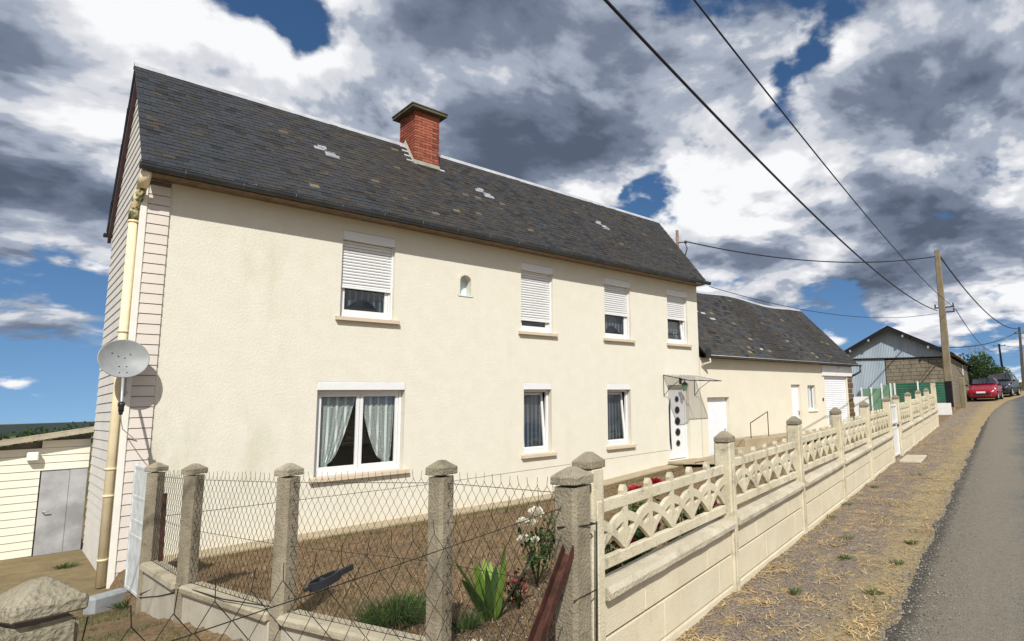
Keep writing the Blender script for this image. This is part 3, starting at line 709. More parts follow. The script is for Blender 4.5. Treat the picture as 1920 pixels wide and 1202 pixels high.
    for (x, y) in ((4.06, .78), (7.60, .80), (11.42, .78)):
        M = Matrix.Translation(Vector((x, y, roof_z(y))) + nrm * .024) @ B; mb = MB()
        for (u, v, ww) in ((-.16, .06, .2), (.02, -.02, .2), (.05, -.1, .26), (-.1, .13, .16)):
            mb.rbox(u - ww / 2, u + ww / 2, v - .05, v + .05, 0, .012, .004, M)
        part('vent_slate', mb, MAT['vent_grey'], roof)
    # chimney
    cx0, cx1, cy0, cy1, zt = 5.98, 6.57, 1.15, 1.92, 8.85
    mb = MB(); mb.box(cx0 + .012, cx1 - .012, cy0 + .012, cy1 - .012, 7.4, zt - .01); ch = part('chimney', mb, MAT['mortar'], roof)
    # bricks hang on the roof as its pieces
    bh, gap = .066, .011; z = 7.48; row = 0
    var = {}
    def brick(lx, ly):
        key = (round(lx, 3), round(ly, 3), random.randrange(5))
        if key not in var:
            m_ = MB(); v = random.random(); m_.col = (v, v, v, 1); m_.rbox(0, lx, 0, ly, 0, bh - gap, .004); me = m_.mesh('brick'); me.materials.append(MAT['brick']); var[key] = me
        return var[key]
    W, Dp = cx1 - cx0, cy1 - cy0
    while z + bh < zt + .02:
        for side in ('front', 'left', 'right'):
            ln = W if side == 'front' else Dp; off = .0 if (row % 2) == (side == 'front') else -.105
            if side != 'front' and off < 0: off = -.10
            u = off
            while u < ln - .02:
                a = max(u, 0); b = min(u + .21 - gap, ln)
                if side != 'front': a = max(a, .11)
                if b - a > .03:
                    if side == 'front': p = (cx0 + a, cy0, z); dims = (b - a, .1)
                    elif side == 'left': p = (cx0, cy0 + a, z); dims = (.1, b - a)
                    else: p = (cx1 - .1, cy0 + a, z); dims = (.1, b - a)
                    yy = p[1]
                    if z + bh > roof_z(cy0 if side == 'front' else min(p[1] + .1, RY)) - .02:
                        part('brick', brick(*dims), MAT['brick'], ch, Matrix.Translation((p[0] + random.uniform(-.002, .002), p[1] + random.uniform(-.002, .002), p[2])))
                u += .21
        z += bh; row += 1
    mb = MB(); mb.rbox(cx0 - .13, cx1 + .13, cy0 - .13, cy1 + .13, zt, zt + .06, .008); mb.rbox(cx0 - .145, cx1 + .145, cy0 - .145, cy1 + .145, zt + .06, zt + .10, .01); part('chimney_cap', mb, MAT['cap_dark'], ch)
    mb = MB()  # mortar fillets
    def fil(pts): mb.quad(*pts)
    zf = roof_z(cy0)
    mb.raw([(cx0 - .04, cy0 - .05, zf - .055), (cx1 + .04, cy0 - .05, zf - .055), (cx1 + .01, cy0 - .012, zf + .10), (cx0 - .01, cy0 - .012, zf + .10)], [(0, 1, 2, 3)])
    mb.raw([(cx0 - .05, cy0 - .05, zf - .05), (cx0 - .012, cy0 - .012, zf + .10), (cx0 - .012, RY, RZ + .16), (cx0 - .05, RY, RZ + .03)], [(0, 1, 2, 3)])
    part('fillet', mb, MAT['mortar'], ch)
    mb = MB()
    for k in range(4):
        y = cy0 + .02 + k * .12; M = Matrix.Translation(Vector((cx0 - .10, y, roof_z(y))) + nrm * .03) @ B; mb.rbox(-.08, .06, -.03, .03, 0, .01, .003, M)
    M = Matrix.Translation(Vector((cx1 + .06, cy0 - .02, roof_z(cy0 - .02))) + nrm * .03) @ B; mb.rbox(-.05, .07, -.03, .03, 0, .01, .003, M)
    part('flashing', mb, MAT['zinc_light'], ch)
house_roof()
def downpipe():
    x, y = HX0 - .105, .06
    mb = MB(); mb.tube([(x, y, -.24), (x, y, 5.0)], .056, 14); p = part('downpipe', mb, MAT['cream_pipe'], house)
    mb = MB(); mb.tube([(x, y, 4.98), (x, y, 5.12), (x + .01, y - .04, 5.22), (x + .04, y - .28, 5.46)], [.064, .064, .062, .062], 14); part('elbow', mb, MAT['moss'], p)
    mb = MB(); mb.tube([(x + .04, y - .27, 5.44), (x + .05, y - .36, 5.54), (x + .055, y - .42, 5.64)], [.068, .068, .062], 14); part('elbow', mb, MAT['cream_pipe'], p)
    for z in (.12, .98, 1.35, 3.3, 4.95):
        mb = MB(); mb.lathe([(.058, -.015), (.066, -.015), (.066, .015), (.058, .015)], 14, Matrix.Translation((x, y, z)) @ Matrix.Rotation(0, 4, 'X')); mb.box(x, HX0 - .03, y - .008, y + .008, z - .006, z + .006)
        part('pipe_clip', mb, MAT['cream_pipe'], p)
    mb = MB(); mb.tube([(HX0 - .045, .03, -.2), (HX0 - .045, .03, 5.1), (HX0 - .06, .0, 5.3), (HX0 - .02, -.08, 5.42)], .006, 5); part('wall_cable', mb, MAT['white_trim'], p)
downpipe()
def front_door():
    x0, x1, z0, z1 = DOOR; yb = .14
    mb = MB(); mb.rbox(x0 + .004, x0 + .07, yb - .03, yb + .05, z0, z1 - .004, .006); mb.rbox(x1 - .07, x1 - .004, yb - .03, yb + .05, z0, z1 - .004, .006); mb.rbox(x0 + .07, x1 - .07, yb - .028, yb + .048, z1 - .08, z1 - .004, .006)
    fr = part('door_frame', mb, MAT['white_pvc'], house)
    mb = MB(); mb.rbox(x0 + .075, x1 - .075, yb - .01, yb + .04, z0 + .02, z1 - .085, .006); d = part('front_door', mb, MAT['white_pvc'], house)
    cx = (x0 + x1) / 2 + .06
    for k, r in enumerate((.075, .095, .105, .095, .075)):
        z = z0 + .45 + (4 - k) * .32
        M = Matrix.Translation((cx, yb - .012, z)) @ Matrix.Rotation(R(90), 4, 'X')
        mb = MB(); mb.lathe([(r, 0), (r + .018, .008), (r + .028, 0)], 20, M); part('porthole_ring', mb, MAT['chrome'], d)
        mb = MB(); mb.lathe([(.001, .006), (r, .004)], 20, M); part('porthole_glass', mb, MAT['car_glass'], d)
    mb = MB(); pts = []
    mb.tube([(x0 + .17 - .07 * math.sin(math.pi * k / 12), yb - .065, z0 + .3 + 1.45 * k / 12) for k in range(13)], [.012 + .028 * math.sin(math.pi * k / 12) for k in range(13)], 8); part('door_handle', mb, MAT['black_plastic'], d)
    mb = MB(); mb.rbox(x0 - .1, x1 + .15, -.55, .14, z0 - .17, z0 - .015, .01); mb.rbox(x0 - .2, x1 + .3, -.95, -.56, z0 - .3, z0 - .16, .01); part('door_step', mb, MAT['apron_concrete'], house)
    mb = MB(); mb.tube([(x0 - .05, -.95, z0 - .16), (x0 - .05, -.95, z0 + .0), (x0 + .32, -.95, z0 + .0), (x0 + .32, -.95, z0 - .16)], .012, 6); part('boot_scraper', mb, MAT['black_metal'], house)
    # canopy
    mb = MB(); n = 40; a, b = 12.93, 14.38; zw, zt = 2.86, 2.66
    for k in range(n):
        u0, u1 = a + (b - a) * k / n, a + (b - a) * (k + 1) / n; h0 = .012 * math.sin(k * math.pi / 2 * .8); h1 = .012 * math.sin((k + 1) * math.pi / 2 * .8)
        mb.quad((u0, -.01, zw + h0), (u1, -.01, zw + h1), (u1, -1.0, zt + h1), (u0, -1.0, zt + h0), smooth=True)
    c = part('door_canopy', mb, MAT['canopy_sheet'], house)
    mb = MB()
    for x in (a + .02, b - .02, (a + b) / 2):
        mb.tube([(x, -.01, zw - .02), (x, -1.0, zt - .02)], .012, 6)
    for x in (a + .02, b - .02):
        mb.tube([(x, -.012, zw - .02), (x, -.012, zw - .62)], .010, 6); mb.tube([(x, -.02, zw - .6), (x, -.25, zw - .38), (x, -.6, zw - .2), (x, -.85, zt - .02)], .008, 6)
    mb.tube([(a, -1.0, zt - .015), (b, -1.0, zt - .015)], .014, 6); part('canopy_frame', mb, MAT['black_metal'], c)
front_door()
def lantern():
    x, y, z = 13.7, -.17, 2.38
    L_ = thing('wall_lantern', 'green glass wall lantern under the door canopy', 'lantern', (x, y, z))
    mb = MB(); mb.tube([(x, -.005, z + .32), (x, y, z + .36), (x, y, z + .27)], .014, 6); mb.rbox(x - .05, x + .05, -.02, -.001, z + .22, z + .42, .004); part('bracket', mb, MAT['black_metal'], L_)
    mb = MB(); mb.lathe([(.02, .27), (.11, .2), (.12, .19), (.09, .19)], 8, Matrix.Translation((x, y, z)), False); part('lantern_hood', mb, MAT['black_metal'], L_)
    mb = MB(); mb.lathe([(.05, 0), (.085, .19)], 8, Matrix.Translation((x, y, z)), False); mb.lathe([(.001, 0), (.05, 0)], 8, Matrix.Translation((x, y, z)), False); part('lantern_glass', mb, MAT['green_mesh'], L_)
lantern()
# ------------------------------------------------------------------ annex
AX0, AX1, AYB = 14.66, 25.55, 4.9
AEY, AEZ, ARY, ARZ = -.22, 3.47, 2.42, 6.20
annex = thing('annex', 'low cream rendered annex with sagging mossy slate roof and white garage shutter', 'outbuilding', (AX0, 0, .3))
def annex_build():
    ops = [(14.98, 16.15, .30, 2.18), (20.16, 20.85, .70, 2.60), (21.43, 22.05, 1.62, 2.58), (22.87, 25.0, .8, 2.95)]
    mb = MB(); wall_y(mb, AX0, 25.02, -.3, 3.42, ops, depth=.22)
    sl = (ARZ - AEZ) / (ARY - AEY); zb = lambda y: AEZ + sl * (y - AEY) if y < ARY else ARZ - sl * (y - ARY)
    mb.quad((AX1, .05, -.3), (AX1, AYB, -.3), (AX1, AYB, zb(AYB) - .05), (AX1, ARY, ARZ - .08), (AX1, .05, zb(.05) - .05)); mb.quad((AX0, AYB, -.3), (AX1, AYB, -.3), (AX1, AYB, zb(AYB)), (AX0, AYB, zb(AYB)))
    mb.quad((AX0 + .05, 1.5, -.3), (AX1, 1.5, -.3), (AX1, 1.5, 4), (AX0 + .05, 1.5, 4))
    part('wall', mb, MAT['stucco_annex'], annex)
    # stone quoin
    z = .6; k = 0
    while z < 2.95:
        h = random.uniform(.17, .26); mb = MB(); w = .53 if k % 2 else .42
        mb.rbox(25.025, 25.025 + w, -.015, .3, z, min(z + h - .02, 2.97), .015, None, .006); part('quoin_stone', mb, MAT['dark_stone'], annex); z += h; k += 1
    mb = MB(); mb.box(25.03, 25.5, .0, .28, .5, 2.98); part('quoin_mortar', mb, MAT['mortar'], annex)
    # roof
    sag = lambda x, v: v * (.07 * math.exp(-((x - 19.3) / 1.3) ** 2) - .05 * math.exp(-((x - 22.6) / 1.6) ** 2)) + .02 * math.sin(x * 1.3) * (.4 + v)
    mb = MB(); xs = axis([(AX0 + .02, AX1 + .1, .5)]); by = ARY * 2 - AEY
    for a, b in zip(xs, xs[1:]):
        for k in range(6):
            v0, v1 = k / 6, (k + 1) / 6
            f = lambda x, v: (x, AEY + (ARY - AEY) * v, AEZ + (ARZ - AEZ) * v + sag(x, v) - .012)
            g = lambda x, v: (x, by - (by - ARY) * v, AEZ + (ARZ - AEZ) * v + sag(x, v) - .012)
            mb.quad(f(a, v0), f(b, v0), f(b, v1), f(a, v1)); mb.quad(g(b, v0), g(a, v0), g(a, v1), g(b, v1))
    mb.quad((AX0 + .02, AEY + .02, AEZ - .06), (AX1 + .1, AEY + .02, AEZ - .06), (AX1 + .1, .05, AEZ - .06), (AX0 + .02, .05, AEZ - .06))
    x = AX1 + .1; mb.quad((x, AEY, AEZ - .1), (x, AEY, AEZ), (x, ARY, ARZ), (x, by, AEZ), (x, by, AEZ - .1), (x, ARY, ARZ - .16))
    roof = part('roof', mb, MAT['old_slate'], annex)
    slate_slope(roof, AX0 + .02, AX1 + .12, (0, AEY - .03, AEZ), (0, ARY, ARZ), .22, .125, 300, MAT['old_slate'], sag=sag)
    mb = MB()
    for a, b in zip(xs, xs[1:]):
        z0, z1 = ARZ + sag(a, 1), ARZ + sag(b, 1)
        mb.raw([(a, ARY - .1, z0 - .06), (b, ARY - .1, z1 - .06), (b, ARY, z1 + .05), (a, ARY, z0 + .05), (b, ARY + .1, z1 - .06), (a, ARY + .1, z0 - .06)], [(0, 1, 2, 3), (3, 2, 4, 5)])
    part('ridge_capping', mb, MAT['zinc_light'], roof)
    for (x, v, q) in ((15.4, .72, .22), (16.3, .62, .16), (16.7, .6, .12), (17.0, .53, .14), (18.4, .13, .08)):   # pale patched slates
        d = Vector((0, ARY - AEY, ARZ - AEZ)).normalized(); nr = Vector((1, 0, 0)).cross(d); B = Matrix((Vector((1, 0, 0)), d, nr)).transposed().to_4x4()
        p = Vector((x, AEY + (ARY - AEY) * v, AEZ + (ARZ - AEZ) * v + sag(x, v))) + nr * .04
        mb = MB(); mb.rbox(-q, q, -.05, .05, 0, .01, .003, Matrix.Translation(p) @ B); part('patched_slate', mb, MAT['zinc_light'], roof)
    mb = MB(); n = 8; prof = [(-.29 + .055 * math.cos(math.pi * (1 + k / (n - 1))), AEZ - .01 + .06 * math.sin(math.pi * (1 + k / (n - 1)))) for k in range(n)]
    for (a, b) in zip(prof, prof[1:]): mb.quad((AX0 + .05, a[0], a[1]), (AX1 + .3, a[0], a[1]), (AX1 + .3, b[0], b[1]), (AX0 + .05, b[0], b[1]), smooth=True)
    g = part('gutter', mb, MAT['zinc_dark'], annex)
    mb = MB(); mb.tube([(AX0 + .06, -.348, AEZ - .005), (AX1 + .3, -.348, AEZ - .005)], .010, 5); part('gutter_rim', mb, MAT['zinc_light'], g)
    mb = MB(); mb.tube([(AX1 + .25, -.29, AEZ - .05), (AX1 + .25, -.26, AEZ - .3), (AX1 + .1, -.1, AEZ - .42), (AX1 + .06, .1, AEZ - .5)], .045, 8); part('downpipe', mb, MAT['black_plastic'], annex)
    mb = MB(); mb.rbox(AX0 + .03, AX0 + .16, -.36, -.22, AEZ - .08, AEZ + .22, .02); part('gutter_end', mb, MAT['black_plastic'], g)
    mb = MB(); mb.tube([(AX0 + .12, -.29, AEZ - .05), (AX0 + .2, -.29, AEZ - .2), (AX0 + .08, -.05, AEZ - .28)], .035, 8); part('gutter_outlet', mb, MAT['white_pvc'], g)
    # doors and window
    mb = MB(); mb.rbox(14.985, 16.145, .13, .18, .34, 2.175, .006); d = part('side_door', mb, MAT['white_door'], annex)
    mb = MB(); mb.tube([(16.02, .12, 1.15), (16.02, .07, 1.17), (15.9, .07, 1.17)], .012, 6); part('door_handle', mb, MAT['galv'], d)
    mb = MB(); mb.rbox(20.165, 20.845, .10, .15, .72, 2.595, .006); d = part('side_door', mb, MAT['white_door'], annex)
    mb = MB(); mb.tube([(20.75, .09, 1.6), (20.75, .05, 1.6), (20.75, .05, 1.45)], .014, 6); part('door_handle', mb, MAT['rust'], d)
    x0, x1, z0, z1 = ops[2]
    mb = MB()
    for (a, b, c, e) in ((x0, x0 + .05, z0, z1), (x1 - .05, x1, z0, z1), (x0 + .05, x1 - .05, z0, z0 + .08), (x0 + .05, x1 - .05, z1 - .05, z1), ((x0 + x1) / 2 - .03, (x0 + x1) / 2 + .03, z0 + .08, z1 - .05)): mb.rbox(a + .002, b - .002, .10, .15, c, e, .004)
    w = part('window', mb, MAT['white_pvc'], annex)
    mb = MB(); mb.quad((x0, .13, z0), (x1, .13, z0), (x1, .13, z1), (x0, .13, z1)); part('pane', mb, MAT['glass'], w)
    mb = MB()
    for k in range(2):
        a = x0 + .06 + k * .3
        for i in range(8): mb.quad((a + i * .025, .17 + .012 * (i % 2), z0 + .05), (a + i * .025 + .025, .17 + .012 * ((i + 1) % 2), z0 + .05), (a + i * .025 + .025, .17 + .012 * ((i + 1) % 2), z1), (a + i * .025, .17 + .012 * (i % 2), z1))
    part('curtain', mb, MAT['white_door'], w)
    mb = MB(); mb.rbox(x0 - .05, x1 + .06, -.05, .1, z0 - .07, z0 - .003, .008); part('sill', mb, MAT['white_wall'], w)
    mb = MB(); mb.rbox(22.66, 25.42, -.05, .02, 2.965, 3.40, .008); part('garage_fascia', mb, MAT['white_pvc'], annex)
    mb = MB(); z = .8
    while z < 2.93:
        mb.raw([(22.88, .10, z), (24.99, .10, z), (24.99, .086, z + .04), (22.88, .086, z + .04), (24.99, .10, z + .075), (22.88, .10, z + .075)], [(0, 1, 2, 3), (3, 2, 4, 5)]); z += .077
    part('garage_shutter', mb, MAT['white_door'], annex)
    mb = MB(); mb.rbox(24.1, 24.25, -.12, -.05, 3.26, 3.36, .01); part('flood_light', mb, MAT['white_pvc'], annex)
    mb = MB(); mb.rbox(22.6, 22.68, -.03, 0, 1.95, 2.07, .005); part('switch_box', mb, MAT['black_plastic'], annex)
annex_build()
st = thing('garden_steps', 'low concrete steps with a thin iron handrail against the annex', 'steps', (16.2, -.7, .4))
mb = MB(); mb.rbox(15.5, 17.0, -1.0, -.35, .2, .90, .015); mb.rbox(17.01, 20.3, -.95, -.05, .3, .86, .015); part('landing', mb, MAT['apron_concrete'], st)
mb = MB(); mb.rbox(15.1, 15.49, -1.0, -.35, .2, .66, .015); part('step', mb, MAT['apron_concrete'], st)
mb = MB(); mb.tube([(15.95, -.9, .86), (15.95, -.9, 1.36), (16.97, -.9, 1.68), (16.97, -.9, .86)], .016, 6); part('handrail', mb, MAT['rust'], st)

# ------------------------------------------------------------------ shed
shed = thing('shed', 'low cream boarded lean-to shed with grey metal door behind the house', 'shed', (-1, 3.7, -.27))
def shed_build():
    X0, X1, Y = -3.6, 1.24, 3.74
    top = lambda x: 1.79 + .155 * (x - X1)
    mb = MB(); D = (.64, 1.235, -.27, 1.175)
    mb.quad((X0, Y + .05, -.3), (X1, Y + .05, -.3), (X1, Y + .05, top(X1)), (X0, Y + .05, top(X0)))
    mb.quad((X0, Y, -.3), (X0, Y + 3, -.3), (X0, Y + 3, top(X0)), (X0, Y, top(X0)))
    part('backing', mb, MAT['groove'], shed)
    z = -.25; h = .13
    while z < 1.9:
        t = z + h - .007
        xl = max(X0, X1 + (t - 1.79) / .155)
        xr = D[0] - .02 if z < D[3] - .05 else X1
        if xl < xr - .05:
            mb = MB(); mb.raw([(xl, Y + .02, z), (xr, Y + .02, z), (xr, Y + .02, t), (xl, Y + .02, t), (xl, Y - .012, z), (xr, Y - .012, z), (xr, Y, t), (xl, Y, t)], [(0, 3, 2, 1), (4, 5, 6, 7), (0, 1, 5, 4), (3, 7, 6, 2), (0, 4, 7, 3), (1, 2, 6, 5)])
            part('board', mb, MAT['siding_cream'], shed)
        z += h
    mb = MB(); mb.box(D[0], D[0] + .36, Y + .01, Y + .035, D[2], D[3]); mb.box(D[0] + .365, D[1], Y + .005, Y + .035, D[2], D[3]); d = part('shed_door', mb, MAT['grey_door'], shed)
    mb = MB(); mb.tube([(D[0] + .06, Y + .01, .47), (D[0] + .06, Y - .05, .47), (D[0] + .14, Y - .05, .47)], .012, 6); part('door_handle', mb, MAT['galv'], d)
    # roof sheet, corrugated, weathered
    mb = MB(); n = 60
    P = lambda x, y, k: (x, y, top(x) + .10 - .04 * (y - Y) + (.018 if k % 2 else 0))
    ys = [Y - .25 + 3.6 * k / n for k in range(n + 1)]
    for k in range(n): mb.quad(P(X0 - .2, ys[k], k), P(1.25, ys[k], k), P(1.25, ys[k + 1], k + 1), P(X0 - .2, ys[k + 1], k + 1))
    a, b = P(X0 - .2, Y - .25, 1), P(1.25, Y - .25, 1); mb.raw([a, b, (b[0], b[1] + .02, b[2] - .10), (a[0], a[1] + .02, a[2] - .10)], [(0, 1, 2, 3)]); mb.raw([(a[0], a[1] + .02, a[2] - .10), (b[0], b[1] + .02, b[2] - .10), (b[0], Y, b[2] - .1), (a[0], Y, a[2] - .1)], [(0, 1, 2, 3)])
    part('roof_sheet', mb, MAT['coping_concrete'], shed)
    mb = MB(); mb.rbox(.43, .58, Y - .16, Y - .02, 1.36, 1.51, .015); part('flood_light', mb, MAT['white_wall'], shed)
shed_build()
# ------------------------------------------------------------------ street fence
UD = Vector((.9784, .2067, 0)); ANG = math.atan2(UD.y, UD.x)
def fmat(x, dz=0.0): return Matrix.Translation((x, yF(x), zP(x) + dz)) @ Matrix.Rotation(ANG, 4, 'Z')
def cap_verts(w, h, hb, over=.02):
    W = w / 2 + over
    return [(-W, -W, 0), (W, -W, 0), (W, W, 0), (-W, W, 0), (-W, -W, hb), (W, -W, hb), (W, W, hb), (-W, W, hb), (-.02, -.02, h), (.02, -.02, h), (.02, .02, h), (-.02, .02, h)], \
        [(0, 3, 2, 1), (0, 1, 5, 4), (1, 2, 6, 5), (2, 3, 7, 6), (3, 0, 4, 7), (4, 5, 9, 8), (5, 6, 10, 9), (6, 7, 11, 10), (7, 4, 8, 11), (8, 9, 10, 11)]
def ogive_cap(mb, w, h, hb, M, over=.02, bev=.008, jit=0.0):
    bm = bmesh.new(); vs, fs = cap_verts(w, h, hb, over); bv = [bm.verts.new(v) for v in vs]
    for f in fs: bm.faces.new([bv[i] for i in f])
    bmesh.ops.bevel(bm, geom=bm.edges[:], offset=bev, segments=1, affect='EDGES')
    if jit:
        bmesh.ops.subdivide_edges(bm, edges=bm.edges[:], cuts=2, use_grid_fill=True)
        for v in bm.verts: v.co += noise.noise_vector(v.co * 14) * jit + noise.noise_vector(v.co * 45) * jit * .5
    bm.verts.index_update(); mb.raw([M @ v.co for v in bm.verts], [[v.index for v in f.verts] for f in bm.faces]); bm.free()
fence = thing('concrete_fence', 'cream concrete garden fence of arched panels along the lane', 'fence', (2.6, yF(2.6), .3))
PX_ = dict(A=2.60, B=4.69, C=6.80, D=8.86, E=10.98, F=13.33, G=14.55, H=16.58, I=18.65, J=20.75, K=22.9)
PW = .13
def fence_post(x, h, tall=False):
    M = fmat(x); mb = MB(); w = PW * (1.25 if tall else 1)
    mb.rbox(-w / 2, w / 2, -.075, .085, -.15, h - .10, .012, M); p = part('post', mb, MAT['fence_concrete'], fence)
    mb = MB(); mb.rbox(-w / 2 + .035, w / 2 - .035, -.086, -.074, -.1, h - .3, .006, M); part('post_rib', mb, MAT['fence_concrete'], p)
    mb = MB(); ogive_cap(mb, w, .10, .045, fmat(x, h - .10), .012, .004); part('cap', mb, MAT['old_concrete'], p)
    mb = MB(); mb.box(-w / 2 + .02, w / 2 - .02, -.06, .06, h - .13, h - .095, M); part('cap_bed', mb, MAT['groove'], p)
for k, x in PX_.items(): fence_post(x, 1.66 if k == 'K' else (1.47 if k == 'A' else 1.42), k == 'K')
def arch_panel_mesh(W):
    mb = MB(); T = .05
    n = max(3, round(W / .335)); s = W / n; zb, zt = .0, .435
    def bar(x0, x1, z0, z1, t): mb.rbox(x0, x1, -t / 2, t / 2, z0, z1, .006)
    bar(0, W, 0, .078, .050); bar(0, W, .355, .435, .048)
    def arc(cx, t):
        N = 20; zo = lambda x: .075 + .248 * max(0, 1 - (abs(x) / s) ** 1.8) ** .85; zi = lambda x: .075 + .186 * max(0, 1 - (abs(x) / (s - .016)) ** 1.6) ** .95
        xs = [-s + 2 * s * k / N for k in range(N + 1)]
        for x0, x1 in zip(xs, xs[1:]):
            if cx + x0 < -.001 or cx + x1 > W + .001: continue
            mb.prism([(cx + x0, zi(x0)), (cx + x1, zi(x1)), (cx + x1, zo(x1) + .001), (cx + x0, zo(x0) + .001)], t, Matrix.Translation((0, -t / 2, 0)))
    for k in range(n + 1):
        arc(k * s, .034 if k % 2 else .038)
    for k in range(n):
        x = k * s + s * .5 * 0 + s
        if k == n - 1: break
        for sg in (1, -1):      # solid fan either side of the stem
            q = [(0, .07), (.014, .075), (.045, .105), (.069, .125), (.095, .145), (.118, .163), (.040, .212), (0, .222)]
            q = [(x + sg * a_, b_) for a_, b_ in q]; mb.prism(q if sg > 0 else q[::-1], .030, Matrix.Translation((0, -.015, 0)))
        # tapered stem
        mb.prism([(x - .014, .06), (x + .014, .06), (x + .027, .32), (x + .027, .44), (x - .027, .44), (x - .027, .32)], .043, Matrix.Translation((0, -.0215, 0)))
        mb.prism([(x - .024, .43), (x + .024, .43), (x + .030, .462), (x + .010, .497), (x - .010, .497), (x - .030, .462)], .04, Matrix.Translation((0, -.02, 0)))
    return mb.mesh('arch_panel')
panels = {}
def bay(a, b, n):
    xa, xb = PX_[a], PX_[b]; Lb = (xb - xa) * 1.0221; W = Lb - PW; M0 = fmat((xa + xb) / 2)
    sh = math.atan(.032 * .978); S = Matrix.Identity(4); S[2][0] = .0313     # panels follow the slope, uprights stay plumb
    Mb = M0 @ S @ Matrix.Translation((-W / 2, 0, 0))
    key = round(W, 2)
    if key not in panels: panels[key] = arch_panel_mesh(W)
    part('arch_panel', panels[key], MAT['fence_concrete'], fence, Mb @ Matrix.Translation((0, random.uniform(-.004, .004), .712)))
    mb = MB(); N = 12
    prof = [(-.095, .555), (-.11, .565), (-.112, .60), (-.085, .632), (0, .645), (.085, .632), (.11, .60), (.108, .565), (.095, .555)]
    rows = []
    for i in range(N + 1):
        x = W * i / N; jx = [noise.noise(Vector((x * 5 + n * 7, q, 3))) * .006 for q in range(9)]
        rows.append([Mb @ Vector((x, p[0] + jx[k], p[1] + jx[k] * .8)) for k, p in enumerate(prof)])
    for i in range(N):
        for k in range(8): mb.quad(rows[i][k], rows[i + 1][k], rows[i + 1][k + 1], rows[i][k + 1])
        mb.quad(rows[i][8], rows[i + 1][8], rows[i + 1][0], rows[i][0])
    mb.quad(*rows[0]); mb.quad(*reversed(rows[N])); part('coping', mb, MAT['coping_concrete'], fence)
    for (z0, z1, off) in ((.333, .553, .25), (.070, .317, .12)):
        # slab cast to look like blocks: three fields with shallow joints
        mb = MB(); xs = [0] + [W * q for q in ((off, off + .5) if off > .2 else (.38, .86))] + [W]
        for p, q in zip(xs, xs[1:]): mb.rbox(p + (.0035 if p else 0), q - (.0035 if q < W else 0), -.05, .03, z0, z1, .004, Mb)
        mb.box(0.01, W - .01, -.046, .028, z0 + .004, z1 - .004, Mb); part('wall_slab', mb, MAT['slab_concrete'], fence)
    mb = MB(); mb.rbox(0, W, -.066, .06, -.2, .06, .008, Mb, .003); part('footing', mb, MAT['slab_concrete'], fence)
ks = list(PX_)
for i, (a, b) in enumerate(zip(ks, ks[1:])):
    if a == 'F': continue
    bay(a, b, i)
# small white gate between two posts of that fence
gate = thing('garden_gate', 'narrow white garden gate set in the concrete fence', 'gate', ((PX_['F'] + PX_['G']) / 2, yF(13.9), .66))
Mg = fmat((PX_['F'] + PX_['G']) / 2); Wg = (PX_['G'] - PX_['F']) * 1.022 - PW - .04
mb = MB()
for x in (-Wg / 2, Wg / 2 - .05): mb.rbox(x, x + .05, -.025, .025, .05, 1.22, .006, Mg)
for z in (.06, .66, .78, 1.17): mb.rbox(-Wg / 2 + .05, Wg / 2 - .05, -.022, .022, z, z + .05, .006, Mg)
part('gate_frame', mb, MAT['white_pvc'], gate)
mb = MB(); mb.rbox(-Wg / 2 + .05, Wg / 2 - .05, -.010, .010, .11, .66, .003, Mg); part('gate_panel', mb, MAT['white_pvc'], gate)
for k in range(5):
    x = -Wg / 2 + .05 + (Wg - .1) * (k + .5) / 5; mb = MB(); mb.rbox(x - .012, x + .012, -.012, .012, .83, 1.17, .003, Mg); part('gate_bar', mb, MAT['white_pvc'], gate)
mb = MB(); mb.rbox(Wg / 2 - .13, Wg / 2 - .02, -.05, -.025, .7, .76, .004, Mg); part('gate_latch', mb, MAT['black_plastic'], gate)
Ms = Matrix.Translation((13.98, yF(13.98) - .38, zP(13.98) + .012)) @ Matrix.Rotation(ANG, 4, 'Z') @ Matrix.Rotation(-.032, 4, 'Y')
mb = MB(); mb.rbox(-.55, .55, -.22, .22, -.03, .02, .008, Ms); solo('entrance_slab', mb, MAT['coping_concrete'], 'pale concrete slab lying on the verge before the white garden gate', 'slab')

# ------------------------------------------------------------------ wire mesh fence towards the house corner
mf = thing('mesh_fence', 'chain link fence on weathered concrete posts running from lane to house', 'fence', (1.7, -5.6, .2))
PR = [(2.40, -8.53, 1.71), (2.2, -7.33, 1.715), (1.735, -5.62, 1.655), (1.41, -3.86, 1.60), (1.33, -2.35, 1.55)]
COPZ = .455
def old_post(parent, x, y, ztop, w, rz, zb, capm, jit=.0):
    M = Matrix.Translation((x, y, 0)) @ Matrix.Rotation(rz, 4, 'Z'); mb = MB(); n = 9; ch = .022
    h = w / 2; prof = [(-h, -h + ch), (-h + ch, -h), (h - ch, -h), (h, -h + ch), (h, h - ch), (h - ch, h), (-h + ch, h), (-h, h - ch)]
    rows = []
    for i in range(n + 1):
        z = zb + (ztop - .13 - zb) * i / n; tp = 1.0 + .03 * noise.noise(Vector((x * 9, y * 9, z * 7)))
        rows.append([M @ Vector((p[0] * tp + .004 * noise.noise(Vector((p[0] * 40, p[1] * 40, z * 11))), p[1] * tp, z)) for p in prof])
    for i in range(n):
        for k in range(8): mb.quad(rows[i][k], rows[i][(k + 1) % 8], rows[i + 1][(k + 1) % 8], rows[i + 1][k])
    mb.quad(*rows[-1]); p = part('post', mb, MAT['old_concrete'], parent)
    mb = MB(); ogive_cap(mb, w, .10, .05, M @ Matrix.Translation((0, 0, ztop - .115)), .008, .004, .003); part('cap', mb, MAT[capm], p)
    return p
